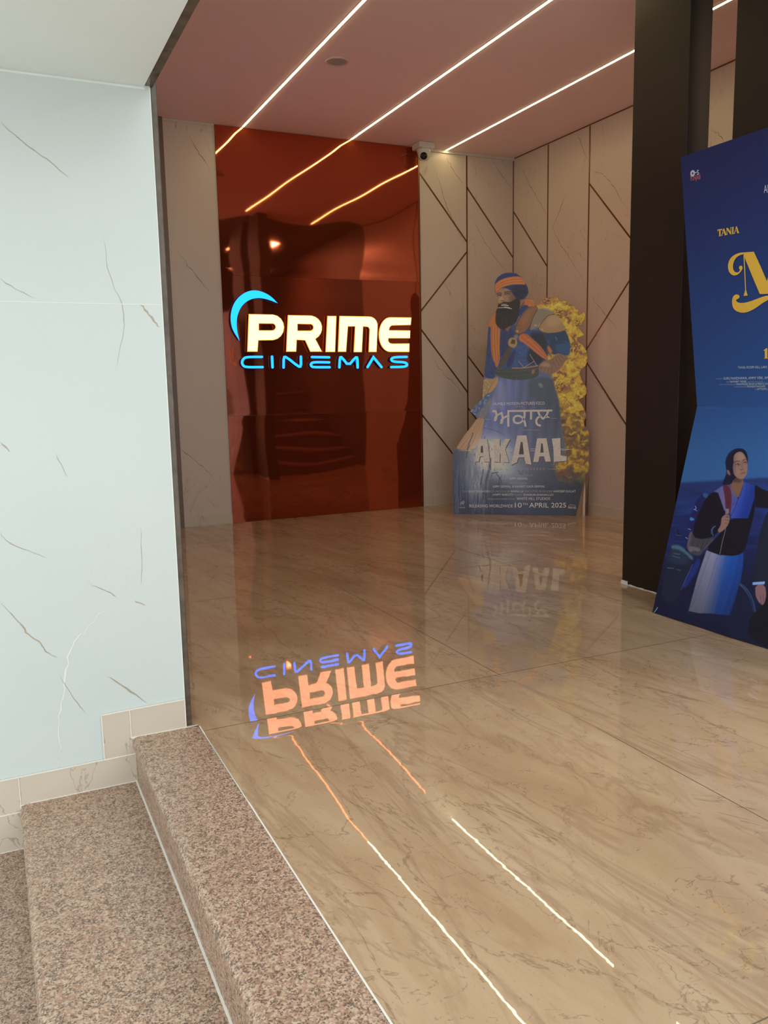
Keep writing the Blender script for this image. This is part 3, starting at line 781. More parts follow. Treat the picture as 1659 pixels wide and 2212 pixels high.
def paint_warrior():
    p = Paint(970, 575, 1282, 1122)
    X, Y = p.X, p.Y
    # ground of the print: blue grey mist, dark to the lower right
    t = np.clip((Y-840)/280, 0, 1)
    p.a = p.grad([(0, (84,88,124)), (.45, (92,92,108)), (.62, (84,86,104)), (.8, (60,64,84)), (1, (52,56,76))], t)
    dark = np.clip((X-1165)/90, 0, 1)*np.clip((Y-985)/30, 0, 1); p.lay(dark*.9, (38,37,47))
    p.lay(np.clip((1010-X)/28, 0, 1)*np.clip((Y-960)/20, 0, 1)*.55, (70,74,100))
    n1 = fbm(X/9, Y/9, 3, 5); n2 = fbm(X/5, Y/14, 21, 5)
    # flames down the right side
    fl = p.poly(c2((880,420),(1000,420),(1200,370),(1500,500),(1530,1000),(1530,1700),(1530,2400),(1300,2450),(1180,2350),(1160,2200),(1290,2050),(1240,1800),(1180,1500),(1150,1250),(1080,1000),(1000,700)), 3, 1)
    d = np.hypot((X-1240)/60, (Y-720)/150)
    swirl = fbm(X/10+2.2*fbm(X/14, Y/14, 5, 3), Y/8+2.2*fbm(X/13, Y/13, 9, 3), 15, 5)
    fc = p.grad([(0, (76,42,28)), (.26, (122,76,40)), (.36, (172,118,34)), (.5, (196,150,34)), (.66, (206,168,46)), (1, (216,188,96))], swirl)
    fc = fc*(.80+.40*fbm(X/2.2, Y/3.2, 61, 3)[..., None])
    low = np.clip((Y-860)/60, 0, 1)[..., None]*.7
    fc2 = p.grad([(0, (52,40,42)), (.42, (84,56,42)), (.52, (120,80,44)), (.62, (172,128,36)), (1, (196,154,40))], swirl)
    fc = fc*(1-low)+fc2*low
    edge = np.clip(fl*1.6-.5*(Y > 850)*fbm(X/16, Y/16, 30, 4)-.15*(Y > 850), 0, 1)
    p.lay(edge*np.clip((1050-Y)/40, 0, 1), fc)
    for cx_, cy_, r in ((1205,678,9),(1218,735,5),(1182,650,8),(1242,752,11),(1247,700,7),(1210,835,10)):
        m_ = np.exp(-(((X-cx_)/r)**2+((Y-cy_)/r)**2))*np.clip(3*(fbm(X/2.2, Y/2.2, 44, 3)-.42), 0, 1)*2.4; p.lay(np.clip(m_, 0, .85), (84,38,34))
    # robe and skirt
    rb = p.poly(c2((560,1230),(760,1275),(960,1240),(1140,1260),(1165,1350),(1210,1500),(1240,1800),(1220,2100),(450,2100),(330,1950),(420,1750),(500,1500)), 1.5, 1)
    sk = p.grad([(0, (104,110,160)), (.35, (96,102,152)), (.62, (84,88,122)), (1, (66,70,92))], np.clip((X-1040)/160, 0, 1))
    sk = sk*(1-.10*np.sin((X-1060+(Y-800)*.12*np.sign(X-1110))/3.4)[..., None]*fbm(X/20, Y/40, 2)[..., None]*1.4)
    sk = sk*(1-np.clip((Y-900)/120, 0, .8)[..., None]*.55)+np.array((118,118,134))*np.clip((Y-900)/120, 0, .8)[..., None]*.55
    p.lay(rb*np.clip((1010-Y)/40, 0, 1), sk)
    for a in ((620,1290,560,1650), (700,1290,690,1650), (790,1290,820,1660), (880,1290,930,1600), (960,1270,1060,1650), (650,1300,600,1500)):
        p.line(c2(a[:2], ((a[0]+a[2])/2+8, (a[1]+a[3])/2), a[2:]), 1.3, (78,82,124), .55)
    p.fill(c2((880,1280),(1010,1240),(1130,1255),(1180,1420),(1220,1560),(1090,1560),(980,1500),(900,1450)), (64,70,84), 3, .75)
    p.fill(c2((985,1310),(1010,1300),(1040,1330),(1030,1360),(1000,1345)), (138,132,112), .8, .7)
    p.lay(p.poly(c2((560,1290),(640,1270),(700,1500),(520,1650),(440,1640)), 6, 1)*.35, (150,142,170))
    # orange cloth at lower left
    p.fill(c3((345,308),(425,305),(405,420),(375,560),(300,650),(125,640),(132,605),(200,500),(290,385)), (170,128,100), .6)
    for k in range(7): p.line(c3((350+k*10,320),(290+k*12,450),(150+k*24,620)), 1.0, (130,88,64) if k % 2 else (196,156,128), .5)
    p.fill(c3((268,236),(330,170),(400,105),(470,20),(495,25),(480,90),(420,180),(350,262),(345,308)), (72,86,124), .6)
    p.lay(p.poly(c3((268,236),(400,105),(495,25),(480,90),(420,180),(345,308)), .6)*np.clip(4*(fbm(X/3, Y/3, 8, 3)-.5), 0, 1), (140,146,166))
    p.fill(c3((350,262),(420,180),(480,90),(500,120),(470,230),(420,330),(350,310)), (128,122,118), 2, .7)
    # left arm
    p.fill(c2((462,700),(440,1000),(425,1150),(418,1245),(520,1262),(562,1160),(590,950),(590,720),(510,600)), (48,62,106))
    p.lay(p.poly(c2((462,700),(425,1245),(520,1262),(562,1160),(590,720)), .5)*np.clip(3*(fbm(X/2.4, Y/2.4, 66, 3)-.45), 0, .6), (32,40,72))
    p.fill(c2((412,1245),(500,1268),(560,1240),(500,1340),(460,1400),(400,1470),(404,1380)), (150,118,82))
    p.lay(p.poly(c2((412,1245),(500,1268),(460,1400),(400,1470)), .5)*np.clip(4*(fbm(X/3, Y/3, 67, 3)-.5), 0, .8), (182,150,112))
    p.fill(c2((570,1235),(540,1240),(480,1330),(440,1420),(500,1400),(560,1310)), (178,128,84)); p.line(c2((560,1240),(500,1320),(455,1410)), 1, (120,76,48))
    # torso
    p.fill(c2((590,720),(690,690),(800,700),(1000,760),(1200,760),(1180,900),(1100,960),(1060,1150),(800,1160),(560,1160),(560,1000)), (44,62,112))
    p.lay(p.poly(c2((730,900),(880,900),(880,1110),(620,1150),(700,960)), 2)*np.clip(2.5*(fbm(X/1.6, Y/1.6, 71, 2)-.35), 0, .6), (58,84,140))
    p.fill(c2((880,770),(1080,780),(1090,960),(1040,1090),(960,1120),(870,1090),(880,960),(960,900)), (22,20,30), 2.5, .95)
    p.fill(c2((590,720),(700,720),(740,780),(690,900),(600,1060),(585,900)), (36,38,78), 2, .9)
    for a in ((640,740,650,900), (680,740,640,960), (610,760,612,900)): p.line(c2(a[:2], a[2:]), .9, (66,66,120), .7, 0)
    p.fill(c2((690,1000),(760,930),(720,1120),(640,1145)), (30,34,84), 1)
    for a in ((745,950,690,1130), (720,960,660,1140), (765,960,720,1120)): p.line(c2(a[:2], a[2:]), .8, (54,60,120), .8, 0)
    # right sleeve and forearm
    p.fill(c2((1020,770),(1180,772),(1265,740),(1300,800),(1325,880),(1322,990),(1290,1020),(1200,990),(1150,1010),(1090,960),(1080,880)), (24,44,76), .6)
    p.lay(p.poly(c2((1150,900),(1325,850),(1322,990),(1290,1020),(1200,990)), 2, 1)*.8, (30,72,116))
    p.line(c2((1170,820),(1185,850)), 2, (92,120,150), .7); p.line(c2((1110,850),(1090,870),(1110,890)), 1.2, (60,100,140), .7)
    p.line(c2((1200,890),(1250,880),(1300,900)), 1.5, (16,30,56), .8)
    p.fill(c2((1085,900),(1110,920),(1145,980),(1110,990),(1085,950)), (176,92,40), .8)
    p.fill(c2((1185,992),(1290,1015),(1272,1080),(1230,1150),(1160,1200),(1100,1222),(1040,1190),(985,1172),(1000,1110),(1050,1065),(1120,1060)), (128,90,68), .5)
    for a in ((1140,1050,1180,1150), (1165,1030,1210,1120), (1190,1015,1240,1090), (1110,1070,1150,1110), (1215,1010,1265,1050)): p.line(c2(a[:2], a[2:]), 1.1, (74,54,48), .7, 0)
    for a in ((1040,1100,1010,1160), (1070,1120,1050,1190), (1100,1130,1090,1210), (1130,1140,1130,1200)): p.line(c2(a[:2], a[2:]), .9, (82,50,38), .8, 0)
    p.fill(c2((1000,1120),(1050,1080),(1120,1110),(1110,1140),(1040,1130)), (168,122,92), 1.2, .7)
    # belt
    p.fill(c2((535,1165),(620,1150),(720,1152),(850,1140),(985,1128),(1000,1180),(985,1235),(900,1265),(760,1275),(620,1255),(530,1212)), (58,60,58), .5)
    for k in range(3): p.line(c2((550,1180+k*22),(700,1190+k*24),(980,1155+k*24)), 1.0, (38,40,40) if k % 2 else (84,86,82), .6)
    p.line(c2((720,1148),(850,1146),(985,1122)), 2.0, (186,106,62)); p.fill(c2((925,1165),(955,1160),(950,1200),(928,1212),(915,1195)), (150,92,66))
    for a in ((785,1075,835,1140), (840,1140,940,1078), (900,1000,970,1118)): p.line(c2(a[:2], a[2:]), 1.7, (136,126,122), .9, 0)
    # scarves
    OR = (172,98,46)
    p.fill(c2((548,540),(500,600),(465,670),(468,725),(490,700),(484,850),(500,1040),(540,1110),(545,1155),(585,1085),(580,900),(592,740),(560,700),(540,640)), OR)
    for k in range(6): p.line(c2((502+k*14,700),(500+k*14,880),(515+k*13,1060)), .9, (120,58,24) if k % 2 == 0 else (204,128,66), .65)
    p.fill(c2((785,800),(850,775),(920,830),(1000,900),(1060,975),(1100,1050),(1060,1062),(960,985),(850,890),(780,855)), (176,90,44))
    for k in range(4): p.line(c2((800+k*15,840-k*16),(900+k*14,915-k*16),(1070+k*6,1050-k*6)), .9, (122,56,26) if k % 2 else (202,118,62), .6)
    # strap and buckle
    p.fill(c2((745,790),(782,795),(765,850),(725,835)), (112,106,100)); p.fill(c2((672,915),(728,935),(610,1150),(552,1158)), (74,58,44))
    p.fill(c2((705,822),(768,838),(764,918),(725,936),(668,908),(672,850)), (158,120,78), .4); p.fill(c2((712,842),(748,852),(742,895),(698,888)), (70,46,28), .3, 1, 0)
    # shoulder guards
    p.fill(c2((738,760),(770,660),(830,560),(900,498),(972,492),(988,515),(935,610),(905,700),(855,765),(795,792),(750,785)), (126,78,48), .4)
    p.fill(c2((985,515),(1060,508),(1150,548),(1172,578),(1095,590),(1035,650),(965,728),(895,752),(905,700),(935,610)), (126,106,86), .4)
    p.fill(c2((1080,600),(1170,576),(1225,640),(1290,738),(1245,760),(1150,778),(1060,780),(985,740),(1030,660)), (150,114,76), .4)
    p.lay(p.poly(c2((1100,600),(1170,580),(1240,660),(1180,720),(1060,700)), 4)*.5, (178,142,104)); p.lay(p.poly(c2((800,640),(880,540),(940,520),(900,620),(830,720)), 3)*.4, (160,108,70))
    for q in ([(738,760),(770,660),(830,560),(900,498),(972,492)], [(895,752),(905,700),(935,610),(988,515)], [(985,740),(1035,650),(1095,590),(1172,578)], [(1290,738),(1245,762),(1150,780),(1060,782),(985,742)], [(738,760),(750,785),(795,792),(855,765),(900,705)]):
        p.line(c2(*q), 1.4, (58,38,28), .85)
    p.line(c2((990,520),(1060,516),(1145,555)), 1.0, (186,166,144), .8)
    for q in ((768,758),(960,695),(1030,742)): p.line(c2(q, (q[0]+2, q[1]+2)), 4.6, (176,132,100), 1, 0)
    # head: neck, ear, face, beard, turban
    p.fill(c2((780,430),(870,415),(940,440),(968,495),(900,500),(840,500),(790,540)), (176,96,50), .5)
    p.fill(c2((790,430),(850,430),(850,480),(800,520)), (138,84,66), .6); p.line(c2((800,500),(840,460)), 1.4, (70,38,36))
    p.fill(c2((820,480),(900,490),(840,540),(780,620),(770,560)), (34,44,92), .6)
    p.fill(c2((640,700),(695,690),(690,730),(668,768),(640,740)), (120,76,52), .6)
    p.fill(c2((555,340),(590,305),(680,310),(735,370),(765,430),(760,480),(700,500),(600,500),(566,480),(562,420)), (144,108,82), .6)
    p.lay(p.poly(c2((690,330),(765,420),(760,490),(700,490),(700,420)), 4)*.75, (84,54,42)); p.lay(p.poly(c2((565,400),(610,380),(625,440),(575,460)), 3)*.5, (172,136,108))
    p.fill(c2((600,345),(625,350),(640,425),(612,440),(590,430)), (158,120,92), 1.0, .8); p.line(c2((592,432),(610,440),(632,434)), 1.1, (76,44,34))
    p.line(c2((560,362),(585,352),(605,362)), 1.5, (44,26,22)); p.line(c2((632,352),(665,338),(700,346)), 1.6, (44,26,22))
    p.line(c2((566,382),(585,378),(600,384)), 1.7, (40,28,26)); p.line(c2((640,370),(665,362),(690,368)), 1.8, (40,28,26)); p.line(c2((655,366),(668,366)), 1.1, (150,130,120), .6, 0)
    for ex, ey in ((584,378),(664,364)):
        p.lay(np.exp(-(((X-960-ex/4.879)/5.5)**2+((Y-560-ey/4.879)/3.2)**2))*.6, (86,56,42))
    p.fill(c2((568,380),(584,373),(602,380),(586,386)), (138,120,106), .3); p.fill(c2((640,368),(662,358),(688,366),(664,374)), (142,124,110), .3)
    p.line(c2((585,379),(587,380)), 1.5, (30,20,18), 1, 0); p.line(c2((662,366),(664,367)), 1.7, (30,20,18), 1, 0)
    p.line(c2((567,378),(585,371),(603,379)), .9, (34,22,20)); p.line(c2((638,366),(662,356),(690,365)), .9, (34,22,20))
    p.lay(np.exp(-(((X-960-700/4.879)/5)**2+((Y-560-430/4.879)/9)**2))*.45, (92,60,46)); p.line(c2((612,372),(600,405),(594,430)), 1.1, (182,148,120), .7)
    p.line(c2((622,372),(628,405),(634,428)), 1.0, (104,70,54), .6)
    p.fill(c2((548,520),(556,470),(590,470),(625,445),(680,455),(720,440),(770,400),(800,430),(792,540),(770,640),(735,690),(690,700),(640,735),(590,738),(545,690),(536,640)), (34,20,18), .6)
    p.lay(p.poly(c2((548,560),(700,560),(740,640),(600,740),(540,680)), 2)*np.clip(3*(fbm(X/1.2, Y/8, 91, 3)-.5), 0, .5), (66,40,34))
    p.fill(c2((590,470),(640,462),(672,478),(640,484),(600,484)), (124,84,70), .6, .8)
    p.line(c2((604,486),(640,482),(672,490)), 1.7, (206,198,194)); p.line(c2((566,512),(640,508),(710,522)), 1.3, (214,206,200)); p.line(c2((630,500),(690,512)), 1.0, (200,194,190))
    NV = (36,44,94)
    p.fill(c2((530,350),(526,290),(532,240),(560,190),(610,152),(660,140),(700,139),(762,150),(802,180),(850,262),(884,310),(886,350),(868,392),(845,412),(790,432),(750,410),(715,350),(680,315),(625,298),(585,310),(560,340),(552,380)), NV, .5)
    p.lay(p.poly(c2((700,290),(860,270),(886,350),(845,412),(780,430),(730,370)), 3)*.85, (24,22,38))
    for q in ([(620,300),(700,300),(800,300),(870,330)], [(690,320),(760,340),(850,400)]): p.line(c2(*q), 1.0, (52,54,104), .6)
    p.fill(c2((528,275),(560,235),(630,200),(720,182),(795,178),(832,215),(858,272),(800,264),(730,266),(660,280),(600,300),(562,335),(550,372),(536,340)), (182,102,50), .5)
    for k in range(5): p.line(c2((540,270+k*14),(620,222+k*14),(720,197+k*14),(815,196+k*14)), .8, (130,66,30) if k % 2 else (206,130,74), .65)
    # painted glare patch, then mist, drips and burns over the lower half
    p.lay(np.clip(1.25*np.exp(-(((X-1062)/36)**2+((Y-984)/34)**2)), 0, .96), (236,232,236))  # white glare on the glossy board, painted into the ink
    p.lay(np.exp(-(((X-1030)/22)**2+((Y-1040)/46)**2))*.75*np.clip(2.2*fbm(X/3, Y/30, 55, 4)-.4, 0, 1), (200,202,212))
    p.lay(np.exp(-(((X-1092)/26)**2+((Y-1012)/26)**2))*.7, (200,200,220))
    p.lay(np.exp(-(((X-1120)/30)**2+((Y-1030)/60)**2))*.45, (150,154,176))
    p.lay(np.clip(3*(fbm(X/2.5, Y/34, 77, 4)-.48), 0, .5)*np.clip((1075-X)/30, 0, 1)*np.clip((Y-990)/30, 0, 1), (118,120,134))
    for q, w in (([(470,735),(478,800),(465,880),(430,1000),(440,1130),(455,1240)], 5), ([(490,730),(486,850)], 3), ([(550,900),(590,940),(600,985)], 2.5), ([(580,930),(575,1080),(580,1130)], 1.6), ([(500,890),(560,880)], 3), ([(300,465),(285,520),(250,600),(232,720)], 2.4), ([(265,600),(240,640)], 2.5),
                 ([(410,850),(400,930),(380,1010)], 2.5), ([(385,870),(392,1050)], 1.4), ([(430,1100),(425,1260)], 2), ([(490,1090),(485,1210)], 2), ([(400,580),(430,500)], 1.4), ([(780,860),(800,900),(825,905)], 1.6), ([(830,850),(820,890)], 1.2), ([(470,640),(480,600)], 1.5)):
        p.line(c3(*q), w, (66,66,80), .6)
    for k in range(60):
        a, b = NR.uniform(260, 640), NR.uniform(560, 1000); p.line(c3((a, b), (a+NR.uniform(-6, 6), b+NR.uniform(8, 30))), NR.uniform(.5, 1.5), (70,66,74), .55, 0)
    for k in range(40):
        a, b = NR.uniform(1120, 1500), NR.uniform(760, 870); p.line(c3((a, b), (a+3, b+3)), NR.uniform(.6, 1.4), (140,110,90), .6, 0)
    p.line(c3((830,0),(800,120),(770,250)), .8, (60,58,72), .7); p.line(c3((410,410),(520,430),(640,490)), 1.2, (70,66,90), .6)
    p.lay(p.poly(c3((1190,880),(1250,860),(1320,890),(1310,920),(1230,915)), 2)*.7, (112,56,48)); p.lay(p.poly(c3((1130,770),(1220,775),(1260,830),(1180,880)), 2)*np.clip(4*(fbm(X/2, Y/2, 18, 3)-.45), 0, 1), (190,146,60))
    p.lay(p.poly(c3((240,620),(260,600),(330,600),(330,680),(260,700)), 3)*.5*np.clip(3*(fbm(X/3, Y/3, 12)-.4), 0, 1), (210,190,130))
    p.lay(np.clip(4*(fbm(X/1.4, Y/1.4, 99, 2)-.5), 0, 1)*.06, (200,200,200))
    return p

def build_standee():
    r = empty('movie_standee', (4.0, 5.93, 0), 'cut-out film standee of a bearded warrior in a blue turban before flames', 'standee')
    loop = [stand.px(x, y) for x, y in OUT]; zmin = min(b for a, b in loop)
    loop = [(a, max(0.002, b)) for a, b in loop]
    curve_mesh('board', [loop], stand, .006, -.006, [m_cardboard, m_edge_maroon], r, 0, 1)
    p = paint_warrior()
    us = [a for a, b in loop]; vs = [b for a, b in loop]
    nx, ny = 400, 700
    U, V = np.meshgrid(np.linspace(min(us), max(us), nx), np.linspace(min(vs), max(vs), ny))
    P3 = stand.o + U[..., None]*stand.u + V[..., None]*stand.v + .0006*stand.n
    ins = np.zeros(U.shape, bool)
    for k in range(len(loop)):
        (xa, ya), (xb, yb) = loop[k], loop[(k+1) % len(loop)]
        if ya == yb: continue
        ins ^= ((ya > V) != (yb > V)) & (U < (xb-xa)*(V-ya)/(yb-ya)+xa)
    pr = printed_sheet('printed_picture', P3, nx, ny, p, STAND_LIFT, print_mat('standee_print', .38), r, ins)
    m_silver = simple('silver_title_ink', STITLE, .4, var=.35, scale=60)
    m_shadow = simple('dark_title_ink', (.12, .12, .14), .5)
    m_ink = simple('pale_credit_ink', STINK, .5)
    m_faint = simple('faint_credit_ink', tuple(c*.55 for c in STINK), .5)
    def L(*pts): return [stand.px(x, y) for x, y in c3(*pts)]
    A = [[L((318,768),(340,650),(372,530),(448,528),(462,600),(480,770),(415,768),(412,712),(375,712),(362,768)), L((388,600),(404,600),(410,672),(380,672))],
         [L((520,528),(585,528),(586,610),(640,528),(692,528),(650,612),(640,640),(680,775),(618,772),(585,668),(584,772),(522,770))],
         [L((700,805),(735,650),(768,492),(866,490),(890,640),(918,800),(858,788),(842,722),(780,722),(764,775)), L((805,560),(824,560),(838,690),(784,690))],
         [L((936,772),(958,640),(978,522),(1076,520),(1098,640),(1122,765),(1066,768),(1050,712),(1002,712),(990,770)), L((1020,575),(1036,575),(1046,672),(1010,672))],
         [L((1132,524),(1222,518),(1224,612),(1226,700),(1288,712),(1290,758),(1152,770),(1150,640))]]
    for lp in A:
        sh = [[(a+.006, b-.005) for a, b in q] for q in lp]
        o = curve_mesh('title_letter', lp, stand, .0010, .0022, [m_silver], r)
        curve_mesh('letter_shadow', [sh[0]], stand, .0006, .0012, [m_shadow], o)
    for q in (((140,652),(330,648)), ((480,632),(740,634)), ((890,632),(960,632)), ((1110,632),(1365,638)), ((640,650),(735,652)), ((895,652),(955,652)), ((1225,648),(1340,640)), ((390,322),(500,322)), ((1120,312),(1192,308)), ((330,845),(510,845)), ((1080,845),(1260,842)), ((790,432),(1020,434))):
        a, b = L(*q); mb = MB(); mb.ribbon(stand, [a, b], .004 if q[0][1] > 600 and q[0][1] < 700 else .0022, .0024, 0, .0003); mb.build('printed_line', m_ink, r)
    v, f = text_mesh('\u0a05\u0a15\u0a3e\u0a32', *L((505,400),(1135,396)), abs(L((505,400))[0][1]-L((505,225))[0][1]), 0)
    mesh_obj('gurmukhi_title', [tuple(stand.pt(a, b, .0028)) for a, b in v], f, m_silver, r)
    def T(body, p0, p1, hh, bold=0):
        a, b = L(p0, p1); return (body, a, b, hh/4.879*.00395, bold*.2)
    bold = [T('HUMBLE MOTION PICTURES FZCO', (517,172), (1057,165), 28), T('GIPPY GREWAL', (685,957), (880,955), 22), T('GIPPY GREWAL  & RAVNEET KAUR GREWAL', (512,1040), (1058,1038), 22),
            T('BALJIT SINGH DEO', (258,1090), (478,1090), 20), T('BHANA LA', (703,1090), (833,1090), 21), T('HARDEEP DULLAT', (1150,1090), (1383,1090), 22), T('HAPPY RAIKOTI', (512,1125), (718,1126), 22), T('SHANKAR-EHSAAN-LOY', (833,1127), (1153,1127), 22),
            T('WHITE HILL STUDIOS', (762,1170), (1112,1170), 27), T('RELEASING WORLDWIDE', (265,1248), (723,1249), 31), T('10', (742,1250), (815,1250), 50, .02), T('TH', (824,1226), (875,1226), 24, .01), T('APRIL 2025', (893,1250), (1283,1250), 50, .02),
            T('WHITE HILL', (1302,1262), (1390,1263), 22, .03), T('HUMBLE', (156,1254), (218,1254), 9)]
    text_part('credit_text', bold, stand, .0024, m_ink, r)
    faint = [T('PRESENTS', (745,192), (826,190), 12), T('T H E    U N C O N Q U E R E D', (515,858), (1062,855), 24, 0), T('WRITTEN & DIRECTED BY', (622,922), (940,920), 19), T('PRODUCED BY', (690,1003), (872,1001), 17), T('DOP', (200,1090), (250,1090), 17), T('CO-PRODUCER', (484,1090), (695,1090), 18),
             T('EXECUTIVE PRODUCER', (845,1090), (1138,1090), 20), T('MUSIC', (728,1126), (825,1126), 20), T('WORLDWIDE DISTRIBUTION BY', (452,1168), (745,1168), 15)]
    text_part('small_text', faint, stand, .0024, m_faint, r)
    for q in ([(165,1225),(180,1190),(200,1182),(216,1190)], [(182,1225),(192,1195),(196,1180)], [(196,1222),(205,1195)], [(172,1208),(212,1196)], [(1305,1238),(1335,1216),(1352,1228),(1365,1222),(1385,1238)]):
        mb = MB(); mb.ribbon(stand, L(*q), .0028, .0024, 0, .0002, False); mb.build('logo_mark', m_ink, r)
    # cardboard easel behind and the pale tube
    e = MB(); k = stand
    A3 = [k.pt(*k.px(*q), -.007) for q in c3((1488,905),(1388,1332),(1438,1332))]
    B = on_z(1255, 1113, 0.0); t1 = k.pt(*k.px(*c3((1478,900))[0]), -.01)
    q0 = k.pt(k.px(*c3((1330,1332))[0])[0], .0, -.008); q1 = k.pt(k.px(*c3((1450,1332))[0])[0], .0, -.012); q2 = k.pt(k.px(*c3((1488,905))[0])[0], k.px(*c3((1488,905))[0])[1], -.01)
    th = -.004*k.n
    for tri in ((q0, q1, q2),):
        n = len(e.v); e.v += [tuple(x) for x in tri]+[tuple(x+th) for x in tri]
        for f_ in ((0,1,2),(5,4,3),(0,3,4,1),(1,4,5,2),(2,5,3,0)): e.f.append(tuple(n+i for i in f_)); e.m.append(0)
    e.build('easel_flap', m_cardboard, r)
    e = MB(); q3 = k.pt(k.px(*c3((1528,700))[0])[0]-.002, 0.0, -.014); q4 = k.pt(k.px(*c3((1480,1332))[0])[0], 0.0, -.014)
    tp = k.px(*c3((1526,880))[0]); q5 = k.pt(tp[0]-.002, tp[1], -.012)
    n = 0; tri = (q4, q3, q5); e.v += [tuple(x) for x in tri]+[tuple(x+th) for x in tri]
    for f_ in ((0,1,2),(5,4,3),(0,3,4,1),(1,4,5,2),(2,5,3,0)): e.f.append(f_); e.m.append(0)
    e.build('support_fin', m_edge_maroon, r)
    e = MB(); b0 = k.px(*c3((1468,1336))[0]); seg = 14; top = k.px(*c3((1482,985))[0])
    for i, (u_, v_, rr) in enumerate(((b0[0], .001, .0125), (b0[0], .12, .0115), ((b0[0]+top[0])/2, .22, .007), (top[0], top[1], .001))):
        for j in range(seg): a = 2*math.pi*j/seg; e.v.append(tuple(k.pt(u_+rr*math.cos(a), v_, .012+rr*math.sin(a)-.012)))
    for i in range(3):
        for j in range(seg): a = i*seg+j; b = i*seg+(j+1) % seg; e.f.append((a, b, b+seg, a+seg)); e.m.append(0)
    e.build('paper_tube', m_tube, r, True)
STAND_LIFT = np.array((1.6, 2.0, 2.25)); STITLE = (.84, .85, .88); STINK = (.86, .88, .92)
build_standee()

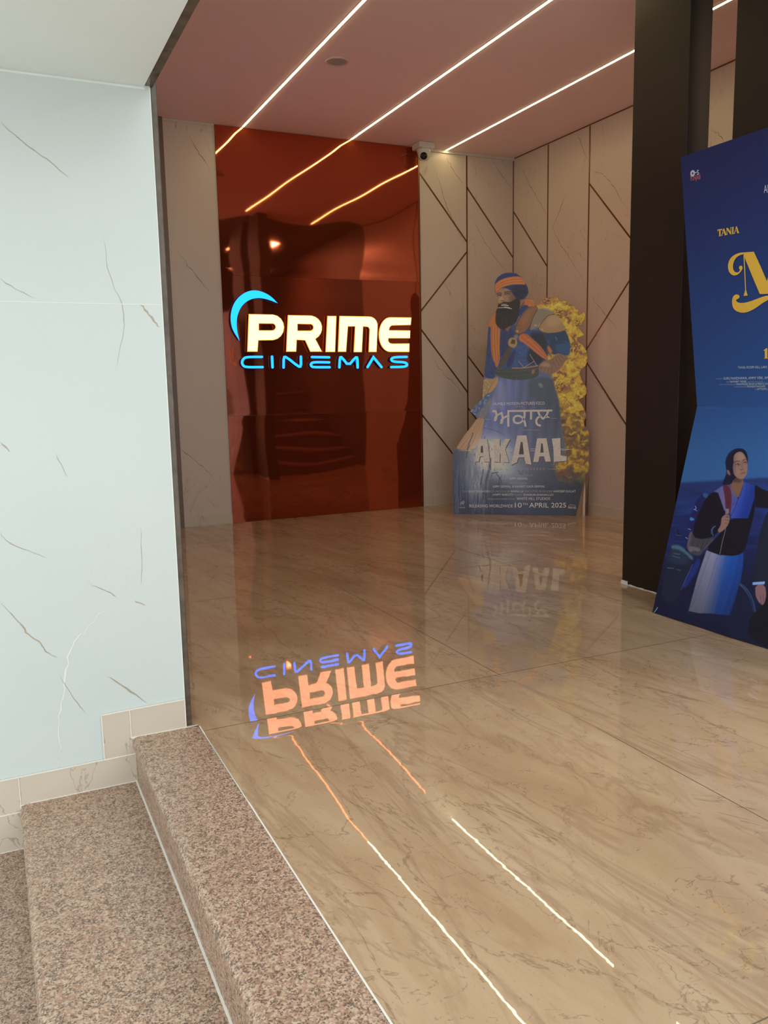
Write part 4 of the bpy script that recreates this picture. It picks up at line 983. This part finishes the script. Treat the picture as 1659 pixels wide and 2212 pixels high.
# ------------------------------------------------------------------ the blue film poster
YP, YF, YE = 3.003, 2.55, 1.75                  # left edge, vertical fold, right end (outside the frame)
XB, XC, XT, ZC, ZT = 2.817, 3.058, 2.905, .975, 2.09
def Q(*p): return [(1360+x/3.686, 260+y/3.686) for x, y in p]      # upper half
def G(*p): return [(1430+x/7.245, 940+y/7.245) for x, y in p]      # the girl
def Ep(*p): return [(1360+x/3.686, 840+y/3.686) for x, y in p]     # lower half
upper = Plane((XC, YP, ZC), (0, -1, 0), (XT-XC, 0, ZT-ZC)); lower = Plane((XB, YP, 0), (0, -1, 0), (XC-XB, 0, ZC))
def paint_poster():
    p = Paint(1395, 270, 1760, 1450, 2)
    X, Y = p.X, p.Y
    yy = Y+(X-1500)*.06
    p.a = p.grad([(270, (27,31,64)), (450, (28,40,80)), (620, (30,54,98)), (800, (36,66,112)), (900, (38,74,120)), (980, (46,86,130)), (1038, (48,88,134)), (1044, (34,48,92)), (1100, (24,42,92)), (1180, (20,30,70)), (1250, (15,22,50)), (1420, (10,16,38))], yy)
    st = np.clip(4*(fbm(X/60, Y/9, 4, 3)-.5), 0, 1)*((yy > 1050) & (yy < 1200)); p.lay(st*.5, (34,62,120))
    p.lay(np.clip(3*(fbm(X/70, Y/12, 6, 3)-.5), 0, 1)*((yy > 1050) & (yy < 1190))*.6, (14,24,56))
    p.lay(np.clip((X-1640)/20, 0, 1)*((yy > 1060) & (yy < 1200))*.4, (30,66,140))
    # vehicle at the left
    p.fill(Ep((335,1245),(370,1240),(405,1250),(460,1290),(510,1345),(480,1440),(440,1560),(380,1700),(250,1700),(280,1400)), (24,32,50), .8)
    p.fill(Ep((335,1245),(370,1240),(405,1250),(460,1290),(510,1345),(500,1370),(440,1310),(380,1280),(328,1275)), (76,96,110), 1.5)
    p.lay(p.poly(Ep((330,1270),(400,1285),(470,1340),(460,1400),(300,1380)), 3)*.6, (42,58,72))
    p.line(Ep((350,1310),(400,1318)), 1.6, (94,112,126), .7); p.line(Ep((340,1330),(400,1345)), 1.6, (84,102,120), .7); p.line(Ep((300,1425),(350,1430)), 1.5, (96,116,140), .7); p.line(Ep((375,1436),(410,1448)), 1.5, (90,108,134), .7)
    p.line(Ep((385,1120),(378,1150),(405,1165)), 2, (10,14,30), .9); p.line(Ep((375,1165),(410,1168)), 1.2, (90,116,140), .6)
    # wheel arch behind her
    p.line(Ep((870,1545),(930,1590),(975,1660),(1000,1760),(1000,1860)), 4, (46,66,92), .8); p.line(Ep((868,1552),(920,1600),(960,1670),(985,1760)), 1.2, (86,108,132), .7)
    p.fill(Ep((860,1600),(940,1640),(980,1720),(990,1900),(960,2010),(700,1930),(780,1810)), (14,22,46), 2)
    p.line(Ep((195,1780),(215,1755),(222,1740)), 1.1, (186,190,196))
    # trousers
    p.fill(Ep((600,1300),(560,1340),(500,1440),(430,1560),(330,1740),(300,1810),(470,1835),(640,1850),(700,1880),(760,1900),(820,1700),(700,1400)), (16,22,48), 1)
    p.fill(Ep((560,1330),(480,1440),(420,1570),(440,1600),(560,1420)), (26,42,100), 1.2); p.line(Ep((500,1400),(440,1530),(410,1600)), 1.2, (74,96,150), .7)
    # skirt of the tunic
    sk = p.poly(Ep((612,1285),(720,1325),(908,1302),(905,1400),(885,1520),(850,1640),(815,1760),(796,1806),(740,1800),(640,1788),(560,1788),(468,1770),(500,1650),(540,1500),(580,1380)), .5)
    tt = np.clip(((X-1360)*3.686-560-(1500-((Y-840)*3.686))*.22)/300, 0, 1)
    cl = p.grad([(0, (134,124,140)), (.25, (142,128,146)), (.45, (98,104,148)), (.62, (34,78,150)), (.8, (20,72,150)), (1, (18,60,132))], tt)
    cl = cl*np.clip(1-(Y-1190)/420, .6, 1)[..., None]; p.lay(sk, cl)
    for q in ([(640,1310),(590,1450),(500,1740)], [(700,1340),(650,1500),(570,1770)], [(780,1340),(720,1540),(660,1780)], [(850,1330),(800,1560),(720,1790)], [(890,1340),(850,1540),(780,1780)]):
        p.line(Ep(*q), 2.2, (66,70,108), .28); p.line(Ep(*[(a+9, b) for a, b in q]), 1.4, (150,150,180), .09)
    # backpack
    p.fill(G((590,960),(650,905),(740,940),(700,1050),(640,1120),(560,1250),(500,1400),(470,1600),(620,1630),(850,1590),(700,1780),(600,1890),(500,1900),(400,1830),(345,1780),(380,1650),(410,1480),(440,1300),(490,1150),(550,1010)), (22,28,72), .6)
    p.fill(G((470,1480),(520,1600),(640,1630),(850,1585),(720,1760),(640,1820),(600,1890),(480,1880),(380,1780),(420,1620)), (66,60,66), 1)
    p.fill(G((430,1510),(475,1500),(440,1700),(400,1760),(385,1740)), (96,76,80), .8)
    for q in ([(500,1640),(470,1800)], [(580,1650),(520,1840)], [(660,1650),(600,1800)], [(740,1620),(640,1780)]): p.line(G(*q), 1.2, (38,36,46), .8)
    p.fill(G((640,905),(690,900),(740,950),(700,1000),(640,960)), (44,78,120), 1); p.fill(G((440,1272),(530,1325),(430,1345)), (60,120,176), .5)
    p.line(G((520,1110),(540,1150),(500,1165)), 1.2, (150,166,210)); p.line(G((500,1160),(550,1185)), 1, (150,166,210)); p.line(G((410,1465),(450,1480)), 1, (170,176,200)); p.line(G((370,1600),(400,1620)), 1.8, (110,120,170))
    p.fill(G((390,1740),(480,1740),(600,1770),(590,1830),(480,1800),(440,1850)), (104,90,90), .8)
    # jacket
    BK = (12,14,26)
    p.fill(G((1450,790),(1480,785),(1540,830),(1660,880),(1800,900),(1800,1150),(1540,1140),(1450,1120)), BK, .6)
    p.fill(G((800,890),(740,930),(680,1010),(630,1100),(560,1250),(500,1400),(480,1600),(640,1625),(800,1590),(880,1510),(990,1440),(1080,1310),(980,1180),(880,900)), BK, .6)
    p.fill(G((1080,1300),(1350,1300),(1400,1150),(1440,1000),(1455,1100),(1440,1230),(1400,1400),(1350,1600),(1300,1790),(1240,1860),(1150,1885),(1050,1890),(870,1862),(680,1790),(850,1600),(990,1450)), BK, .6)
    # shawl
    sh = p.poly(G((810,885),(930,800),(1050,780),(1120,900),(1190,1000),(1230,880),(1270,730),(1330,745),(1450,790),(1450,960),(1400,1130),(1350,1302),(1080,1302),(1060,1180),(970,1180),(880,900)), .5)
    ts = np.clip(((X-1430)*7.245+((Y-940)*7.245-1000)*.35-850)/520, 0, 1)
    p.lay(sh, p.grad([(0, (92,86,132)), (.25, (112,92,128)), (.5, (88,84,140)), (.75, (46,66,148)), (1, (24,48,122))], ts))
    p.fill(G((870,900),(975,1180),(960,1200),(860,920)), BK, .4); p.line(G((1190,1000),(1150,1130),(1075,1270)), .9, (20,22,60)); p.line(G((1265,800),(1230,920),(1190,1000)), .9, (20,22,60))
    for q in ([(1330,760),(1300,1000),(1220,1280)], [(1400,800),(1370,1000),(1300,1280)], [(1100,930),(1140,1010),(1100,1100)], [(1110,1080),(1170,1050)]): p.line(G(*q), 1.3, (40,44,104), .5)
    # neck, face, hair
    SK = (150,104,86)
    p.fill(G((1110,650),(1275,690),(1275,760),(1235,880),(1192,992),(1130,930),(1060,790),(1080,700)), (128,84,62), .5)
    p.lay(p.poly(G((1100,650),(1260,690),(1230,740),(1110,740)), 1.5)*.7, (70,42,40))
    p.fill(G((990,430),(1008,340),(1065,255),(1150,210),(1235,203),(1310,240),(1338,310),(1348,400),(1335,470),(1200,640),(1110,700),(1090,770),(940,780),(960,720),(1010,600),(1005,520)), (16,22,42), .5)
    p.fill(G((1100,400),(1128,310),(1180,262),(1245,255),(1292,310),(1322,370),(1340,440),(1340,540),(1325,620),(1275,690),(1215,688),(1150,650),(1112,590),(1096,490)), SK, .5)
    p.lay(p.poly(G((1100,400),(1130,320),(1150,450),(1150,620),(1110,590)), 2)*.6, (104,74,76)); p.lay(p.poly(G((1180,270),(1280,300),(1290,380),(1180,400)), 2)*.5, (176,130,106)); p.lay(p.poly(G((1150,520),(1230,540),(1220,640),(1150,620)), 2)*.4, (172,112,90))
    p.line(G((1130,425),(1170,405),(1215,410)), 1.1, (44,30,34)); p.line(G((1262,398),(1295,380),(1318,382)), 1.1, (44,30,34))
    for ex, ey in ((1184,462),(1298,428)): p.lay(np.exp(-(((X-1430-ex/7.245)/5.5)**2+((Y-940-ey/7.245)/3)**2))*.5, (100,66,60))
    p.fill(G((1152,470),(1172,456),(1192,452),(1214,466),(1192,476),(1170,476)), (168,152,150), .3); p.fill(G((1276,436),(1292,424),(1308,422),(1322,432),(1306,442),(1290,442)), (160,144,142), .3)
    p.line(G((1188,464),(1190,465)), 2.3, (30,18,20), 1, 0); p.line(G((1303,432),(1305,432)), 2.1, (30,18,20), 1, 0)
    p.line(G((1150,468),(1172,452),(1192,449),(1216,464)), 1.0, (34,22,26)); p.line(G((1274,434),(1292,420),(1308,418),(1324,430)), 1.0, (34,22,26))
    p.line(G((1250,440),(1258,500),(1250,525)), .9, (116,72,60), .8); p.line(G((1225,540),(1250,545),(1275,525)), 1.2, (96,54,48))
    p.line(G((1230,602),(1265,590),(1305,585)), 1.4, (112,54,56)); p.line(G((1240,615),(1290,600)), 1.0, (150,86,80), .8)
    p.fill(G((1088,330),(1112,320),(1118,420),(1106,520),(1122,620),(1148,690),(1100,700),(1080,560)), (16,20,38), .7); p.line(G((1125,300),(1112,380),(1120,440)), .8, (18,20,36), .8); p.fill(G((1012,545),(1045,540),(1062,580),(1078,632),(1050,628),(1020,600)), (128,90,84), .5)
    p.line(G((1030,330),(1060,280),(1120,235)), 1.2, (40,60,90), .7)
    # strap, hand, cuff, zip
    p.fill(G((945,790),(1048,782),(1085,880),(1095,1000),(1085,1120),(1062,1260),(1000,1180),(985,1000),(968,880)), (92,36,46), .5)
    p.line(G((1000,790),(1035,900),(1040,1050),(1035,1150)), 1.0, (60,24,38)); p.fill(G((993,1155),(1048,1148),(1045,1225),(990,1240)), (130,110,124), .4, 1, 0)
    p.fill(G((930,1290),(980,1245),(1025,1232),(1062,1262),(1060,1330),(1040,1400),(1010,1440),(960,1495),(895,1530),(865,1490),(915,1420),(925,1350)), (146,98,84), .5)
    for q in ([(1060,1290),(1000,1275)], [(1055,1335),(990,1325)], [(1045,1385),(980,1375)], [(1020,1250),(1035,1290),(1000,1280)]): p.line(G(*q), .9, (84,48,46), .8)
    p.line(G((840,1420),(790,1460),(785,1520),(800,1570)), 1.1, (96,116,170)); p.line(G((815,1425),(770,1475),(772,1550)), 1.0, (80,100,160))
    p.line(G((1000,1440),(985,1520),(950,1640),(925,1760),(905,1868)), 1.3, (120,110,92)); p.line(G((850,1580),(760,1680),(660,1770)), .9, (90,84,80), .8)
    # the sleeve and hand at the picture edge
    p.fill(Ep((1102,970),(1080,1020),(1050,1100),(1020,1230),(1000,1400),(985,1545),(1090,1560),(1300,1560),(1400,1000),(1200,900)), (20,28,40), .6)
    p.fill(Ep((1085,1560),(1300,1560),(1250,2080),(930,2000),(960,1800),(1060,1740)), (10,13,24), .6)
    p.fill(Ep((1000,1562),(1078,1556),(1090,1640),(1078,1700),(1058,1728),(1020,1690),(1000,1640)), (134,88,86), .5)
    for q in ([(1040,1640),(1050,1715)], [(1062,1640),(1068,1700)]): p.line(Ep(*q), .9, (80,46,52))
    p.fill(Ep((980,1540),(1078,1533),(1076,1556),(978,1562)), (140,154,196), .4, 1, 0)
    p.line([(1508, 880), (1530, 881), (1562, 882)], .8, (70,100,136), .8)
    p.lay(np.clip(4*(fbm(X/1.3, Y/1.3, 99, 2)-.5), 0, 1)*.05, (150,160,190))
    return p

def build_poster():
    r = empty('film_poster', (2.85, 2.45, 0), 'large bent blue film poster with gold lettering leaning on the dark pillar', 'poster')
    fold = .10                                                  # the right panel turns away past the vertical fold
    def path(Y): return 0.0 if Y >= YF else (YF-Y)*fold
    ys = np.concatenate([np.linspace(YP, YF, 360), np.linspace(YF, 2.25, 260)[1:], np.linspace(2.25, YE, 20)[1:]])
    s = np.concatenate([np.linspace(0, ZC, 620), np.linspace(ZC, ZT, 380)[1:]])
    def xat(z): return XB+(XC-XB)*z/ZC if z < ZC else XC+(XT-XC)*(z-ZC)/(ZT-ZC)
    P = np.zeros((len(s), len(ys), 3))
    for i, z in enumerate(s):
        bow = .012*math.sin(math.pi*min(1, z/ZC)) if z < ZC else .0
        P[i, :, 0] = xat(z)+bow*0+np.array([path(y)*.6 for y in ys]); P[i, :, 1] = ys; P[i, :, 2] = z+.003
    P[:, :, 0] = np.minimum(P[:, :, 0], 3.086)
    p = paint_poster()
    printed_sheet('printed_picture', P, len(ys), len(s), p, POST_LIFT, print_mat('poster_print', .33), r)
    # foam board behind the print
    B = P[::20, ::20].copy(); B = np.concatenate([B, P[-1:, ::20]], 0); B = np.concatenate([B, np.concatenate([P[::20, -1:], P[-1:, -1:]], 0)], 1)
    B[:, :, 0] += .0012; ny, nx = B.shape[:2]; T2 = B.copy(); T2[:, :, 0] += .005
    V = [tuple(x) for x in B.reshape(-1, 3)]+[tuple(x) for x in T2.reshape(-1, 3)]; N = nx*ny; F = []
    for k in (0, N):
        for j in range(ny-1):
            for i in range(nx-1): a = k+j*nx+i; F.append((a, a+1, a+nx+1, a+nx))
    rim = [i for i in range(nx)]+[j*nx+nx-1 for j in range(1, ny)]+[(ny-1)*nx+i for i in range(nx-2, -1, -1)]+[j*nx for j in range(ny-2, 0, -1)]
    for a, b in zip(rim, rim[1:]+rim[:1]): F.append((a, b, b+N, a+N))
    mesh_obj('foam_board', V, F, simple('board_edge', (.10, .12, .17), .6), r)
    gold = simple('gold_ink', (.80, .50, .07), .4, var=.04); pale = simple('pale_blue_ink', (.50, .58, .66), .5); dim = simple('dim_blue_ink', (.26, .34, .46), .5); pink = simple('coral_ink', (.52, .16, .14), .5)
    def U(*pts): return [upper.px(x, y) for x, y in pts]
    def shape(name, loops, mat, c=.0020, sm=0):
        lp = [[tuple(x) for x in (smooth_loop(U(*q), sm) if sm else U(*q))] for q in loops]
        return curve_mesh(name, lp, upper, .0006, c, [mat], r)
    # the big initial and its flourish
    shape('title_letter', [Q((915,1062),(905,1052),(992,1045),(1045,1160),(1096,1280),(1064,1382),(1040,1382),(980,1240),(922,1098))], gold)
    shape('title_letter', [Q((1096,1280),(1120,1210),(1180,1025),(1260,1010),(1290,1350),(1320,1352),(1320,1372),(1190,1382),(1190,1362),(1215,1358),(1195,1120),(1110,1380),(1062,1382))], gold)
    shape('title_flourish', [Q((912,1050),(870,1056),(825,1078),(795,1115),(785,1165),(797,1212),(830,1237),(868,1228),(896,1195),(906,1170),(895,1155),(878,1160),(874,1178),(886,1190),(868,1212),(842,1208),(826,1180),(828,1140),(845,1100),(875,1075),(914,1064))], gold, .0026, 1)
    shape('title_flourish', [Q((911,1064),(918,1066),(931,1350),(944,1394),(912,1397),(925,1350))], gold, .0026)
    shape('title_flourish', [Q((866,1422),(880,1410),(878,1394),(860,1384),(838,1390),(822,1415),(819,1455),(830,1500),(870,1528),(930,1532),(1000,1500),(1060,1455),(1102,1432),(1150,1400),(1102,1392),(1040,1412),(960,1443),(900,1455),(866,1450),(850,1435),(856,1424))], gold, .0026, 1)
    ox = lambda x, y: Q((x, y))[0]
    # serif name in gold
    def tania():
        G_ = []
        def bx(x0, y0, x1, y1): G_.append([(x0,y0),(x1,y0),(x1,y1),(x0,y1)])
        def put(dx, lst):
            for q in lst: G_.append([(dx+x, y) for x, y in q])
        Tt = [[(0,0),(40,0),(42,18),(36,10),(26,6),(26,52),(32,56),(8,56),(14,52),(14,6),(5,10),(-2,18)]]
        Aa = [[(0,52),(18,0),(24,0),(44,52),(50,56),(24,56),(29,52),(18,14),(6,52),(11,56),(-5,56)], [(10,34),(27,34),(27,38),(10,38)]]
        Nn = [[(0,0),(15,0),(38,36),(38,4),(33,0),(48,0),(43,4),(43,56),(36,56),(9,14),(9,52),(14,56),(-1,56),(4,52),(4,6)]]
        Ii = [[(0,0),(24,0),(18,4),(18,52),(24,56),(0,56),(6,52),(6,4)]]
        put(0, Tt); put(34, Aa); put(76, Nn); put(122, Ii); put(146, [[(x*.95, y) for x, y in q] for q in Aa])
        return [[(704+x*.905, 868-x*.152+y*1.0+1) for x, y in q] for q in G_]
    T_ = tania()
    for i, q in enumerate(T_):
        if len(q) == 4: continue
    shape('gold_name', [Q(*q) for q in T_ if len(q) > 4 or True], gold, .0022)
    shape('gold_numeral', [Q((1067,1832),(1092,1814),(1100,1814),(1100,1890),(1110,1896),(1070,1896),(1080,1890),(1080,1834))], gold)
    def UT(body, x0, y0, x1, y1, hh, bold=0, sp=1):
        a, b = U((x0, y0), (x1, y1)); return (body, a, b, hh, bold)
    text_part('credit_text', [UT('TANIA, ROOPI GILL, LAKS', 1595, 796, 1658, 795, .0100), UT('GURU RANDHAWA, AMMY VIRK, AMRIT', 1563.5, 820, 1670, 818.5, .0115), UT('NAVNEET MISSER', 1578, 826.3, 1613.5, 826, .0085), UT('MANVINDER SINGH & PRINCE SHARMA', 1591.6, 832, 1672, 830.5, .0090), UT('PRANAM PANSARE', 1615, 837, 1654, 836.4, .0085), UT('AFTERPLAY', 1636, 842.6, 1666, 842, .0085),
              UT('AM', 1651, 417, 1667, 415, .030)], upper, .0022, pale, r)
    text_part('small_text', [UT('SINGERS', 1548, 819.5, 1562, 819.2, .006), UT('DOP', 1570, 826.4, 1576.5, 826.3, .006), UT('BACKGROUND SCORE', 1616.5, 826, 1649, 825.4, .006), UT('EXECUTIVE PRODUCER', 1556, 832, 1590, 831.6, .006), UT('SOUND DESIGNER', 1587, 837, 1613.5, 836.7, .006), UT('BY', 1631.6, 842.5, 1635, 842.4, .006)], upper, .0022, dim, r)
    # corner logo
    c = np.array(U(Q((505,422))[0])[0]); ring = lambda rr: [(c[0]+rr*math.cos(2*math.pi*k/28), c[1]+rr*math.sin(2*math.pi*k/28)) for k in range(28)]
    curve_mesh('logo_disc', [ring(.0135), ring(.0045)], upper, .0006, .002, [pale], r)
    a = U(Q((533,414))[0])[0]; w_ = MB()
    w_.ribbon(upper, U(*Q((554,397),(543,399),(542,412),(553,414),(554,426),(540,430))), .0045, .0028, 0, 0, False); w_.ribbon(upper, U(*Q((526,416),(536,414))), .006, .0028, 0, 0, False)
    w_.build('logo_mark', pale, r)
    text_part('logo_text', [UT('PUNJABI', *Q((490,482))[0], *Q((568,466))[0], .021, .006)], upper, .0022, pink, r)
POST_LIFT = np.array((1.15, 1.5, 1.85))
build_poster()
